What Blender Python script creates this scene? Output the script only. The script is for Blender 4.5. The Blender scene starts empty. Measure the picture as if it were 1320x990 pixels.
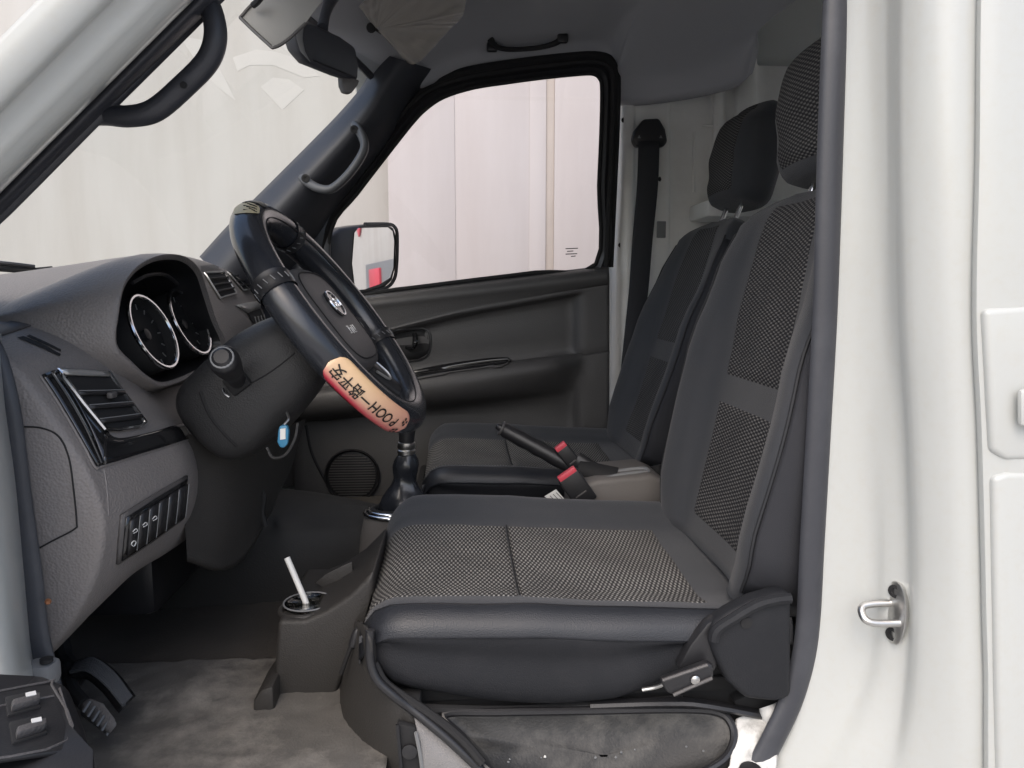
import bpy, bmesh, math, random
from mathutils import Vector, Matrix, noise
from mathutils.bvhtree import BVHTree
V = Vector; RAD = math.radians; PI = math.pi
random.seed(7)
S = bpy.context.scene
COL = S.collection

# ------------------------------------------------------------------ camera, world, sun, exposure
CAMZ = 1.25
F = 978.0
PSI, TH = RAD(3.95), RAD(7.01)
fw = V((math.sin(PSI)*math.cos(TH), math.cos(PSI)*math.cos(TH), -math.sin(TH)))
rt = V((math.cos(PSI), -math.sin(PSI), 0.0))
up = rt.cross(fw)
cam = bpy.data.cameras.new('camera'); camo = bpy.data.objects.new('camera', cam); COL.objects.link(camo)
camo.matrix_world = Matrix(((rt.x, up.x, -fw.x, 0), (rt.y, up.y, -fw.y, 0), (rt.z, up.z, -fw.z, CAMZ), (0, 0, 0, 1)))
cam.sensor_fit = 'HORIZONTAL'; cam.sensor_width = 36.0; cam.lens = 36.0*F/1320.0
cam.clip_start = 0.02; cam.clip_end = 3000
S.camera = camo

SUN_EL, SUN_AZ = RAD(50), RAD(200)         # high, soft sun from behind the camera
w = bpy.data.worlds.new('World'); S.world = w; w.use_nodes = True
nt = w.node_tree; nt.nodes.clear()
wo = nt.nodes.new('ShaderNodeOutputWorld'); bg = nt.nodes.new('ShaderNodeBackground'); sk = nt.nodes.new('ShaderNodeTexSky')
sk.sky_type = 'NISHITA'; sk.sun_disc = False; sk.sun_elevation = SUN_EL; sk.sun_rotation = SUN_AZ
sk.air_density = 1.0; sk.dust_density = 3.8; sk.ozone_density = 1.0
bg.inputs['Strength'].default_value = 0.15
nt.links.new(sk.outputs[0], bg.inputs['Color']); nt.links.new(bg.outputs[0], wo.inputs['Surface'])
sl = bpy.data.lights.new('sun', 'SUN'); sl.energy = 0.8; sl.angle = RAD(90); sl.color = (1.0, 0.97, 0.935)
so = bpy.data.objects.new('sun', sl); COL.objects.link(so); so.location = (0, -3, 8)
sd = V((math.sin(SUN_AZ)*math.cos(SUN_EL), math.cos(SUN_AZ)*math.cos(SUN_EL), math.sin(SUN_EL)))
so.rotation_euler = (-sd).to_track_quat('-Z', 'Y').to_euler()
S.view_settings.view_transform = 'Standard'; S.view_settings.look = 'None'
S.view_settings.exposure = 0.75; S.view_settings.gamma = 1.0
S.view_settings.use_curve_mapping = False
S.render.engine = 'CYCLES'
S.cycles.max_bounces = 10; S.cycles.diffuse_bounces = 6; S.cycles.transparent_max_bounces = 16
S.cycles.use_denoising = True

# ------------------------------------------------------------------ helpers
def W(px, py, Y):
    """point at distance Y across the van that is seen at photo position px, py"""
    d = fw + rt*((px-660.0)/F) - up*((py-495.0)/F)
    return V((0, 0, CAMZ)) + d*(Y/d.y)
def G(x, y, z): return V((x, y, z+CAMZ))
def ray(px, py): return (fw + rt*((px-660.0)/F) - up*((py-495.0)/F)).normalized()

def crom(p, sub, closed=False):
    p = [V(q) for q in p]; n = len(p); out = []
    if n < 3 and not closed:
        return [p[0].lerp(p[1], k/sub) for k in range(sub+1)] if n == 2 else p
    rng = n if closed else n-1
    for i in range(rng):
        if closed: a, b, c, d = p[(i-1) % n], p[i], p[(i+1) % n], p[(i+2) % n]
        else:
            b, c = p[i], p[i+1]
            a = p[i-1] if i > 0 else b*2-c
            d = p[i+2] if i+2 < n else c*2-b
        for k in range(sub):
            t = k/sub; t2 = t*t; t3 = t2*t
            out.append(0.5*((2*b)+(c-a)*t+(2*a-5*b+4*c-d)*t2+(3*b-a-3*c+d)*t3))
    if not closed: out.append(p[-1].copy())
    return out
def lin(p, sub):
    out = []
    for i in range(len(p)-1):
        for k in range(sub): out.append(V(p[i]).lerp(V(p[i+1]), k/sub))
    out.append(V(p[-1])); return out

WORLD = {}
def _wm(o): return WORLD.get(o.name, V((0, 0, 0)))
def obj(name, me, mat=None, parent=None, sharp=38):
    o = bpy.data.objects.new(name, me); COL.objects.link(o)
    if mat is not None and not me.materials: me.materials.append(mat)
    if len(me.polygons):
        me.polygons.foreach_set('use_smooth', [True]*len(me.polygons))
        if sharp: me.set_sharp_from_angle(angle=RAD(sharp))
    if parent is not None:
        o.parent = parent; o.matrix_parent_inverse = Matrix.Translation(-_wm(parent))
    else:
        # origin at the base of the thing
        vs = [v.co for v in me.vertices]
        c = V((sum(v.x for v in vs)/len(vs), sum(v.y for v in vs)/len(vs), min(v.z for v in vs)))
        for v in me.vertices: v.co -= c
        o.location = c; WORLD[o.name] = c
    return o
def sub_of(o, parent): pass
def thing(name, label, cat, loc, group=None):
    o = bpy.data.objects.new(name, None); COL.objects.link(o); o.location = loc; o.empty_display_size = 0.1
    WORLD[o.name] = V(loc); tag(o, label, cat, group); return o
def tag(o, label=None, cat=None, group=None, kind=None):
    if label: o['label'] = label
    if cat: o['category'] = cat
    if group: o['group'] = group
    if kind: o['kind'] = kind
    return o

def mesh(verts, faces, name='m', uvs=None):
    me = bpy.data.meshes.new(name); me.from_pydata([tuple(v) for v in verts], [], faces); me.update()
    if uvs:
        l = me.uv_layers.new(name='UVMap')
        for lp in me.loops: l.data[lp.index].uv = uvs[lp.vertex_index]
    return me
def grid_mesh(g, closed_c=False, closed_r=False, uv=None, flip=False):
    nr, nc = len(g), len(g[0]); vs = [p for r in g for p in r]; fs = []
    for i in range(nr if closed_r else nr-1):
        for j in range(nc if closed_c else nc-1):
            a = i*nc+j; b = i*nc+(j+1) % nc; c = ((i+1) % nr)*nc+(j+1) % nc; d = ((i+1) % nr)*nc+j
            fs.append((a, d, c, b) if flip else (a, b, c, d))
    uvs = None
    if uv == 'metric':
        uvs = []
        for i in range(nr):
            acc = 0
            for j in range(nc):
                if j: acc += (g[i][j]-g[i][j-1]).length
                uvs.append((acc, 0))
        for j in range(nc):
            acc = 0
            for i in range(nr):
                if i: acc += (g[i][j]-g[i-1][j]).length
                uvs[i*nc+j] = (uvs[i*nc+j][0], acc)
        # keep u centred so the weave stays straight
        for i in range(nr):
            m = uvs[i*nc+nc-1][0]/2
            for j in range(nc): uvs[i*nc+j] = (uvs[i*nc+j][0]-m, uvs[i*nc+j][1])
    return mesh(vs, fs, uvs=uvs)
def smooth_grid(ctrl, sr=4, sc=4, closed_c=False, lr=False, lc=False):
    rows = [lin(r, sc) if lc else crom(r, sc, closed_c) for r in ctrl]
    nc = len(rows[0]); cols = []
    for j in range(nc):
        c = [r[j] for r in rows]; cols.append(lin(c, sr) if lr else crom(c, sr))
    return [[cols[j][i] for j in range(nc)] for i in range(len(cols[0]))]
def patch(name, ctrl, mat, parent, sr=4, sc=4, thick=0.0, closed_c=False, lr=False, lc=False, sharp=38, uv=None, off=0.0, flip=False):
    g = smooth_grid(ctrl, sr, sc, closed_c, lr, lc)
    o = obj(name, grid_mesh(g, closed_c, uv=uv, flip=flip), mat, parent, sharp)
    if thick:
        m = o.modifiers.new('thick', 'SOLIDIFY'); m.thickness = thick; m.offset = off
    return o
def loft_mesh(rings, cap=True, uv=None):
    me = grid_mesh(rings, closed_c=True, uv=uv)
    if cap:
        bm = bmesh.new(); bm.from_mesh(me); bm.verts.ensure_lookup_table(); n = len(rings[0])
        bm.faces.new([bm.verts[k] for k in range(n)][::-1])
        o = (len(rings)-1)*n; bm.faces.new([bm.verts[o+k] for k in range(n)])
        bmesh.ops.recalc_face_normals(bm, faces=bm.faces); bm.to_mesh(me); bm.free()
    return me
def tube_rings(path, rad, n=10, closed=False, upv=None, flat=1.0, rot=0.0):
    m = len(path); rings = []
    T = []
    for i in range(m):
        a = path[(i-1) % m] if (closed or i) else path[i]; b = path[(i+1) % m] if (closed or i < m-1) else path[i]
        T.append((b-a).normalized())
    u = V(upv) if upv else (V((0, 0, 1)) if abs(T[0].z) < 0.9 else V((1, 0, 0)))
    for i in range(m):
        u = (u-T[i]*u.dot(T[i])).normalized() if not upv else (V(upv)-T[i]*V(upv).dot(T[i])).normalized()
        s = T[i].cross(u)
        r = rad[i] if isinstance(rad, (list, tuple)) else rad
        rings.append([path[i]+(u*math.sin(2*PI*k/n+rot)*r*flat+s*math.cos(2*PI*k/n+rot)*r) for k in range(n)])
    return rings
def tube_mesh(path, rad, n=10, closed=False, upv=None, flat=1.0):
    rings = tube_rings(path, rad, n, closed, upv, flat)
    if closed: return grid_mesh(rings, closed_c=True, closed_r=True, flip=True)
    return loft_mesh(rings)
def tube(name, pts, rad, mat, parent, sub=5, n=10, closed=False, upv=None, flat=1.0):
    p = crom(pts, sub, closed) if sub > 1 else [V(q) for q in pts]
    if isinstance(rad, (list, tuple)):
        rr = [V((r, 0, 0)) for r in rad]; rad = [max(q.x, 1e-4) for q in crom(rr, sub, closed)]
    return obj(name, tube_mesh(p, rad, n, closed, upv, flat), mat, parent)
def box_mesh(M, sx, sy, sz, bev=0.003, seg=2):
    bm = bmesh.new(); bmesh.ops.create_cube(bm, size=1.0)
    bmesh.ops.scale(bm, vec=(sx, sy, sz), verts=bm.verts)
    if bev: bmesh.ops.bevel(bm, geom=list(bm.edges), offset=min(bev, sx*.49, sy*.49, sz*.49), segments=seg, affect='EDGES', profile=0.5)
    bmesh.ops.transform(bm, matrix=M, verts=bm.verts)
    me = bpy.data.meshes.new('box'); bm.to_mesh(me); bm.free(); return me
def frame(o, xdir, zdir):
    x = V(xdir).normalized(); z = V(zdir); z = (z-x*z.dot(x)).normalized(); y = z.cross(x)
    return Matrix(((x.x, y.x, z.x, o.x), (x.y, y.y, z.y, o.y), (x.z, y.z, z.z, o.z), (0, 0, 0, 1)))
def box(name, c, size, mat, parent, bev=0.003, xd=(1, 0, 0), zd=(0, 0, 1), seg=2):
    return obj(name, box_mesh(frame(V(c), xd, zd), *size, bev, seg), mat, parent)
def prism_mesh(poly, vec, bev=0.0, seg=2):
    bm = bmesh.new(); vs = [bm.verts.new(p) for p in poly]; f = bm.faces.new(vs)
    r = bmesh.ops.extrude_face_region(bm, geom=[f]); nv = [e for e in r['geom'] if isinstance(e, bmesh.types.BMVert)]
    bmesh.ops.translate(bm, vec=vec, verts=nv)
    bmesh.ops.recalc_face_normals(bm, faces=bm.faces)
    if bev:
        es = [e for e in bm.edges if len(e.link_faces) == 2 and e.calc_face_angle(0) > RAD(30)]
        bmesh.ops.bevel(bm, geom=es, offset=bev, segments=seg, affect='EDGES', profile=0.5, clamp_overlap=True)
    me = bpy.data.meshes.new('prism'); bm.to_mesh(me); bm.free(); return me
def prism(name, poly, vec, mat, parent, bev=0.0, seg=2):
    return obj(name, prism_mesh(poly, V(vec), bev, seg), mat, parent)
def lathe_mesh(prof, o, axis, n=24):
    ax = V(axis).normalized(); u = ax.orthogonal().normalized(); s = ax.cross(u)
    rings = [[o+ax*h+(u*math.cos(2*PI*k/n)+s*math.sin(2*PI*k/n))*max(r, 1e-4) for k in range(n)] for r, h in prof]
    return loft_mesh(rings)
def lathe(name, prof, o, axis, mat, parent, n=24): return obj(name, lathe_mesh(prof, o, axis, n), mat, parent)
def bvh_of(o):
    bm = bmesh.new(); bm.from_mesh(o.data); bm.transform(Matrix.Translation(_wm(o)) if o.parent is None else Matrix.Identity(4))
    b = BVHTree.FromBMesh(bm); bm.free(); return b
def hit(b, px, py, off=0.0):
    o = V((0, 0, CAMZ)); d = ray(px, py); loc, n, i, dist = b.ray_cast(o, d)
    if loc is None: return None
    if n.dot(d) > 0: n = -n
    return loc+n*off
def ribbon(name, b, A, B, mat, parent, na=4, nb=4, off=0.002, thick=0.0, smoothA=True, sharp=38):
    """strip lying on a surface, spanned between two photo polylines of equal length"""
    A = [V((x, y, 0)) for x, y in A]; B = [V((x, y, 0)) for x, y in B]
    A = crom(A, na) if smoothA else lin(A, na); B = crom(B, na) if smoothA else lin(B, na)
    g = []
    for p, q in zip(A, B):
        row = []
        for k in range(nb+1):
            m = p.lerp(q, k/nb); h = hit(b, m.x, m.y, off)
            if h is None: h = row[-1] if row else (g[-1][k] if g else G(-.5, 1, 0))
            row.append(h)
        g.append(row)
    o = obj(name, grid_mesh(g), mat, parent, sharp)
    if thick:
        m = o.modifiers.new('thick', 'SOLIDIFY'); m.thickness = thick; m.offset = 0
    return o
def line_on(name, b, pts, rad, mat, parent, off=0.0, sub=6, closed=False, n=6, smooth=True):
    P = [V((x, y, 0)) for x, y in pts]; P = crom(P, sub, closed) if smooth else lin(P+([P[0]] if closed else []), sub)
    if not smooth and closed: P = P[:-1]
    q = [hit(b, p.x, p.y, off) for p in P]; q = [x for x in q if x is not None]
    if len(q) < 2: return None
    return obj(name, tube_mesh(q, rad, n, closed), mat, parent)
def wobble(me, amp, scale, seed=0, dirv=None):
    for v in me.vertices:
        p = v.co*scale+V((seed, seed*.7, 0)); v.co += (V(dirv) if dirv else v.normal)*noise.noise(p)*amp

# ------------------------------------------------------------------ materials
MATS = {}
def mk(name, col, rough=0.5, metal=0.0, grain=0.0, gscale=700, var=0.12, vscale=9, spec=0.5, bump='NOISE', coat=0.0, sheen=0.0, dirt=None, dscale=5.0, damt=0.5):
    m = bpy.data.materials.new(name); m.use_nodes = True; t = m.node_tree; n = t.nodes; p = n['Principled BSDF']
    p.inputs['Roughness'].default_value = rough; p.inputs['Metallic'].default_value = metal
    p.inputs['Specular IOR Level'].default_value = spec
    if coat: p.inputs['Coat Weight'].default_value = coat; p.inputs['Coat Roughness'].default_value = 0.08
    if sheen: p.inputs['Sheen Weight'].default_value = sheen; p.inputs['Sheen Roughness'].default_value = 0.5
    tc = n.new('ShaderNodeTexCoord')
    no = n.new('ShaderNodeTexNoise'); no.inputs['Scale'].default_value = vscale; no.inputs['Detail'].default_value = 6
    t.links.new(tc.outputs['Object'], no.inputs['Vector'])
    mx = n.new('ShaderNodeMix'); mx.data_type = 'RGBA'
    mx.inputs['A'].default_value = (*[c*(1-var) for c in col], 1); mx.inputs['B'].default_value = (*[min(1, c*(1+var)) for c in col], 1)
    t.links.new(no.outputs['Fac'], mx.inputs['Factor']); out = mx.outputs['Result']
    if dirt:
        n2 = n.new('ShaderNodeTexNoise'); n2.inputs['Scale'].default_value = dscale; n2.inputs['Detail'].default_value = 9; n2.inputs['Roughness'].default_value = 0.65
        t.links.new(tc.outputs['Object'], n2.inputs['Vector'])
        r2 = n.new('ShaderNodeValToRGB'); r2.color_ramp.elements[0].position = 0.48; r2.color_ramp.elements[1].position = 0.72
        r2.color_ramp.elements[1].color = (damt, damt, damt, 1)
        t.links.new(n2.outputs['Fac'], r2.inputs['Fac'])
        m2 = n.new('ShaderNodeMix'); m2.data_type = 'RGBA'; m2.inputs['B'].default_value = (*dirt, 1)
        t.links.new(r2.outputs['Color'], m2.inputs['Factor']); t.links.new(out, m2.inputs['A']); out = m2.outputs['Result']
    t.links.new(out, p.inputs['Base Color'])
    rr = n.new('ShaderNodeMapRange'); rr.inputs['To Min'].default_value = max(0.02, rough-(.07 if var > .03 else .0)); rr.inputs['To Max'].default_value = min(1, rough+(.07 if var > .03 else .0))
    t.links.new(no.outputs['Fac'], rr.inputs['Value']); t.links.new(rr.outputs[0], p.inputs['Roughness'])
    if grain:
        bn = n.new('ShaderNodeBump'); bn.inputs['Strength'].default_value = grain; bn.inputs['Distance'].default_value = 0.001
        if bump == 'VORONOI':
            g = n.new('ShaderNodeTexVoronoi'); g.inputs['Scale'].default_value = gscale; src = g.outputs['Distance']
        else:
            g = n.new('ShaderNodeTexNoise'); g.inputs['Scale'].default_value = gscale; g.inputs['Detail'].default_value = 2; src = g.outputs['Fac']
        t.links.new(tc.outputs['Object'], g.inputs['Vector']); t.links.new(src, bn.inputs['Height']); t.links.new(bn.outputs[0], p.inputs['Normal'])
    MATS[name] = m; return m
PAINT = mk('white_paint', (.472, .485, .468), .30, grain=.015, gscale=160, var=.015, coat=.4, dirt=(.44, .42, .36), dscale=90.0, damt=.22)
PAINT_IN = mk('inner_white_paint', (.74, .74, .72), .42, var=.04, dirt=(.42, .40, .36), dscale=4, damt=.3)
DASH = mk('warm_grey_plastic', (.195, .180, .174), .52, grain=.7, gscale=300, bump='VORONOI', var=.06, vscale=6, dirt=(.20, .18, .165), dscale=7, damt=.22)
DASHD = mk('dark_grey_plastic', (.078, .074, .074), .52, grain=.4, gscale=420, bump='VORONOI', var=.08)
DOORP = mk('door_plastic', (.066, .064, .064), .50, grain=.4, gscale=420, bump='VORONOI', var=.08, dirt=(.10, .095, .09), dscale=5, damt=.3)
BLACK = mk('black_plastic', (.018, .018, .020), .38, grain=.15, gscale=500, var=.15)
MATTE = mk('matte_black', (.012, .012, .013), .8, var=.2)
GLOSS = mk('gloss_black_trim', (.012, .012, .013), .12, var=.1, coat=.6)
RUBBER = mk('rubber_seal', (.042, .044, .052), .42, grain=.2, gscale=250, var=.15, dirt=(.085, .09, .10), dscale=9, damt=.35)
PILLAR = mk('pillar_trim_plastic', (.036, .038, .046), .42, grain=.3, gscale=500, var=.1)
LINER = mk('headliner_cloth', (.37, .375, .392), .92, grain=.5, gscale=900, var=.06, vscale=4)
SEATC = mk('seat_cloth', (.033, .036, .043), .78, grain=.5, gscale=1500, var=.10, vscale=7, sheen=.15, dirt=(.05, .05, .054), dscale=8, damt=.4)
SEATS = mk('seat_vinyl', (.020, .022, .027), .40, grain=.35, gscale=600, bump='VORONOI', var=.12, vscale=14)
SEATD = mk('seat_back_cloth', (.020, .021, .026), .8, grain=.5, gscale=1300, var=.12)
SKIRT = mk('seat_skirt_vinyl', (.014, .015, .018), .60, spec=.3, grain=.3, gscale=600, bump='VORONOI', var=.14, vscale=9, dirt=(.028, .028, .031), dscale=14, damt=.35)
PIPE = mk('piping', (.016, .017, .020), .7, var=.1)
LEATH = mk('wheel_leather', (.020, .022, .027), .24, grain=.12, gscale=700, bump='VORONOI', var=.12, coat=.3)
CHROME = mk('chrome', (.78, .79, .80), .12, metal=1.0, var=.04)
STEEL = mk('steel', (.58, .57, .55), .30, metal=1.0, var=.1, grain=.1, gscale=300)
SILVER = mk('silver_paint', (.55, .55, .54), .35, metal=.7, var=.05)
CARPET = mk('grey_floor_mat', (.11, .104, .096), .95, grain=1.0, gscale=260, var=.3, vscale=22, dirt=(.30, .28, .25), dscale=9, damt=.85)
CARPETD = mk('dark_carpet', (.060, .054, .048), .95, grain=.9, gscale=330, var=.25, vscale=14, dirt=(.075, .065, .056), dscale=5, damt=.6)
DASHK = mk('tunnel_rubber', (.022, .021, .020), .7, grain=.4, gscale=300, var=.15)
CARPET2 = mk('pedestal_carpet', (.21, .205, .205), .95, grain=1.0, gscale=600, var=.15, vscale=30)
DUSTY = mk('dusty_black', (.020, .020, .020), .55, grain=.5, gscale=300, var=.3, vscale=25, dirt=(.12, .115, .105), dscale=11, damt=.8)
RED = mk('red_button', (.62, .07, .10), .4, var=.05)
WHITEP = mk('white_plastic', (.72, .72, .70), .45, var=.04)
BELT = mk('belt_webbing', (.018, .019, .023), .75, grain=.6, gscale=900, var=.1)
LGREY = mk('light_grey_plastic', (.19, .195, .20), .5, var=.05)
HANDLEG = mk('handle_grey', (.085, .088, .094), .4, grain=.2, gscale=500, var=.06)
VISOR = mk('visor_vinyl', (.25, .245, .235), .7, grain=.2, gscale=600, var=.05)
FAIR = mk('fairing_plastic', (.036, .034, .032), .55, grain=.35, gscale=420, bump='VORONOI', var=.1)
CONSOLE = mk('console_grey', (.135, .125, .117), .55, grain=.35, gscale=420, bump='VORONOI', var=.06)
BLUE = mk('blue_plastic', (.05, .22, .38), .35, var=.05)
ORANGE = mk('orange_plastic', (.30, .12, .05), .5)
INK = mk('black_ink', (.012, .010, .010), .5, var=.02)
BEIGE = mk('beige_badge', (.60, .52, .33), .45, var=.25, vscale=200)
CONCRETE = mk('concrete', (.46, .45, .43), .9, grain=.5, gscale=60, var=.12, vscale=2, dirt=(.24, .23, .21), dscale=.8, damt=.6)

def streaks(name, col, col2, amt, rough=.85):
    m = mk(name, col, rough, var=.03, vscale=2, grain=.2, gscale=50); t = m.node_tree; n = t.nodes; p = n['Principled BSDF']
    old = p.inputs['Base Color'].links[0].from_socket
    tc = n.new('ShaderNodeTexCoord'); mp = n.new('ShaderNodeMapping'); mp.inputs['Scale'].default_value = (3.5, 1, .45)
    t.links.new(tc.outputs['Object'], mp.inputs['Vector'])
    a = n.new('ShaderNodeTexNoise'); a.inputs['Scale'].default_value = 1.2; a.inputs['Detail'].default_value = 7; a.inputs['Roughness'].default_value = .6
    t.links.new(mp.outputs[0], a.inputs['Vector'])
    r = n.new('ShaderNodeValToRGB'); r.color_ramp.elements[0].position = .42; r.color_ramp.elements[1].position = .75; r.color_ramp.elements[1].color = (amt, amt, amt, 1)
    t.links.new(a.outputs['Fac'], r.inputs['Fac'])
    m2 = n.new('ShaderNodeMix'); m2.data_type = 'RGBA'; m2.inputs['B'].default_value = (*col2, 1)
    t.links.new(r.outputs[0], m2.inputs['Factor']); t.links.new(old, m2.inputs['A']); t.links.new(m2.outputs['Result'], p.inputs['Base Color'])
    return m
WALL = streaks('pale_plaster', (.475, .467, .445), (.40, .38, .35), .8)
WALLP = streaks('pinkish_sheet', (.535, .505, .50), (.47, .43, .42), .8)
WALLW = mk('patch_white', (.53, .52, .497), .8, var=.03)
STRIP = mk('brown_joint', (.48, .43, .39), .8, var=.1)

def glass_mat(name, tint=(.93, .95, .94), refl=.06):
    m = bpy.data.materials.new(name); m.use_nodes = True; t = m.node_tree; n = t.nodes; n.clear()
    o = n.new('ShaderNodeOutputMaterial'); mx = n.new('ShaderNodeMixShader'); tr = n.new('ShaderNodeBsdfTransparent'); gl = n.new('ShaderNodeBsdfGlossy')
    fr = n.new('ShaderNodeFresnel'); fr.inputs['IOR'].default_value = 1.45
    tr.inputs['Color'].default_value = (*tint, 1); gl.inputs['Roughness'].default_value = .02
    t.links.new(fr.outputs[0], mx.inputs[0]); t.links.new(tr.outputs[0], mx.inputs[1]); t.links.new(gl.outputs[0], mx.inputs[2]); t.links.new(mx.outputs[0], o.inputs['Surface'])
    return m
GLASS = glass_mat('window_glass'); GLASSP = glass_mat('door_glass', (.90, .89, .895)); CUPG = glass_mat('cup_plastic', (.9, .9, .88))
COLA = mk('dark_drink', (.03, .014, .008), .12, var=.3, vscale=60)
MIRROR = mk('mirror_glass', (.9, .9, .9), .015, metal=1.0, var=0)

def weave(name, dark, light, pu=.0085, pv=.0033):
    """two-tone honeycomb weave on metric UVs"""
    m = bpy.data.materials.new(name); m.use_nodes = True; t = m.node_tree; n = t.nodes; p = n['Principled BSDF']
    p.inputs['Roughness'].default_value = .85; p.inputs['Specular IOR Level'].default_value = .25
    uv = n.new('ShaderNodeUVMap'); sx = n.new('ShaderNodeSeparateXYZ')
    wn = n.new('ShaderNodeTexNoise'); wn.inputs['Scale'].default_value = 40; wn.inputs['Detail'].default_value = 2
    t.links.new(uv.outputs[0], wn.inputs['Vector'])
    vm = n.new('ShaderNodeVectorMath'); vm.operation = 'MULTIPLY_ADD'; vm.inputs[1].default_value = (.0012, .0012, 0)
    t.links.new(wn.outputs['Color'], vm.inputs[0]); t.links.new(uv.outputs[0], vm.inputs[2]); t.links.new(vm.outputs[0], sx.inputs[0])
    def mth(op, a, b=None):
        q = n.new('ShaderNodeMath'); q.operation = op
        for i, s in enumerate((a, b)):
            if s is None: continue
            if isinstance(s, (int, float)): q.inputs[i].default_value = s
            else: t.links.new(s, q.inputs[i])
        return q.outputs[0]
    s = mth('MULTIPLY', mth('SINE', mth('MULTIPLY', sx.outputs[0], PI/pu)), mth('SINE', mth('MULTIPLY', sx.outputs[1], PI/pv)))
    r = n.new('ShaderNodeMapRange'); r.inputs['From Min'].default_value = -.1; r.inputs['From Max'].default_value = .55
    t.links.new(s, r.inputs['Value'])
    st = n.new('ShaderNodeTexNoise'); st.inputs['Scale'].default_value = 9; st.inputs['Detail'].default_value = 5
    t.links.new(uv.outputs[0], st.inputs['Vector'])
    sr = n.new('ShaderNodeMapRange'); sr.inputs['From Min'].default_value = .35; sr.inputs['From Max'].default_value = .7; sr.inputs['To Min'].default_value = 1.0; sr.inputs['To Max'].default_value = .62
    t.links.new(st.outputs['Fac'], sr.inputs['Value'])
    mx = n.new('ShaderNodeMix'); mx.data_type = 'RGBA'; mx.inputs['A'].default_value = (*dark, 1); mx.inputs['B'].default_value = (*light, 1)
    t.links.new(mth('MULTIPLY', r.outputs[0], sr.outputs[0]), mx.inputs['Factor']); t.links.new(mx.outputs['Result'], p.inputs['Base Color'])
    b = n.new('ShaderNodeBump'); b.inputs['Strength'].default_value = .6; b.inputs['Distance'].default_value = .001
    t.links.new(s, b.inputs['Height']); t.links.new(b.outputs[0], p.inputs['Normal'])
    return m
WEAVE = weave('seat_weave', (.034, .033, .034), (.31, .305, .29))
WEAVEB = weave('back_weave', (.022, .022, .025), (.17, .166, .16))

# ------------------------------------------------------------------ setting: ground and wall outside
gm = mesh([(-60, -60, 0), (60, -60, 0), (60, 60, 0), (-60, 60, 0)], [(0, 1, 2, 3)])
g_ = obj('ground', gm, CONCRETE); tag(g_, 'plain concrete ground under the van', kind='structure')
YW = 4.3
wl = thing('wall', 'pale streaked plaster wall standing beyond the van windows', 'wall', (0, YW, 0))
box('plaster_face', (1.0, YW+.12, 1.75), (28, .24, 3.5), WALL, wl, bev=.01)
for poly in ([(232, 46), (262, 52), (285, 92), (304, 130), (280, 112), (262, 92), (240, 60)],
             [(336, 112), (352, 100), (372, 102), (392, 116), (364, 142)],
             [(300, 74), (330, 64), (352, 66), (392, 78), (412, 98), (392, 100), (352, 84), (322, 84), (306, 92)],
             [(352, 10), (420, 20), (405, 62), (372, 68), (352, 50)]):
    prism('pale_patch', [W(x, y, YW) for x, y in poly], (0, -.0012, 0), WALLW, wl)  # thin pale shapes laid flat on the wall face
shp = thing('cladding_panel', 'pinkish weathered sheet cladding with a brown vertical joint', 'cladding', W(640, 800, 3.9)*V((1, 1, 0)) if False else (1.2, 3.95, 0))
x0 = W(501, 300, 3.9).x
for i, (a, b) in enumerate(((501, 587), (587, 683), (683, 704), (715, 791), (791, 901), (901, 1100))):
    xa, xb = W(a, 300, 3.9).x, W(b, 300, 3.9).x
    box('sheet', ((xa+xb)/2, 3.95+.004*(i % 2), 1.72), (xb-xa, .05, 3.44), WALLP, shp, bev=.001)
xa, xb = W(704, 300, 3.9).x, W(715, 300, 3.9).x
box('joint_strip', ((xa+xb)/2, 3.96, 1.72), (xb-xa, .05, 3.42), STRIP, shp, bev=.004)
box('backing', ((x0+W(1100, 300, 3.9).x)/2, 4.05, 1.70), (W(1100, 300, 3.9).x-x0-.02, .12, 3.4), WALLP, shp, bev=.004)

# ------------------------------------------------------------------ van body shell
van = thing('van', 'white cargo van body around the open driver doorway', 'van', (0.3, 1.5, 0))
FZ = -.62
# B pillar jamb and outer body side (one pressed sheet), rows down the photo, columns outwards
prof = {  # y: px of columns
 -260: (1085, 1104, 1132, 1154, 1166, 1176, 1222, 1272, 1284, 1400, 1800),
 0:    (1072, 1094, 1124, 1147, 1158, 1170, 1216, 1264, 1276, 1400, 1800),
 200:  (1064, 1086, 1120, 1146, 1158, 1170, 1218, 1262, 1274, 1400, 1800),
 400:  (1056, 1078, 1112, 1142, 1160, 1174, 1222, 1258, 1270, 1400, 1800),
 550:  (1049, 1070, 1112, 1144, 1168, 1182, 1230, 1264, 1276, 1400, 1800),
 700:  (1041, 1062, 1118, 1146, 1172, 1188, 1234, 1268, 1280, 1400, 1800),
 800:  (1036, 1056, 1116, 1144, 1172, 1188, 1236, 1270, 1282, 1400, 1800),
 870:  (1026, 1046, 1106, 1136, 1168, 1186, 1236, 1272, 1284, 1400, 1800),
 930:  (1008, 1028, 1082, 1118, 1158, 1182, 1236, 1272, 1284, 1400, 1800),
 990:  (978, 1000, 1050, 1090, 1142, 1176, 1236, 1272, 1284, 1400, 1800),
 1080: (925, 948, 1000, 1050, 1118, 1168, 1236, 1272, 1284, 1400, 1800)}
YC = (.945, .925, .905, .884, .864, .842, .812, .806, .793, .788, .785)
rows = [[W(px, y, Y) for px, Y in zip(pr, YC)] for y, pr in prof.items()]
jamb = patch('door_jamb', rows, PAINT, van, sr=5, sc=5, thick=.004, off=-1, sharp=60)
JB = bvh_of(jamb)
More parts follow.
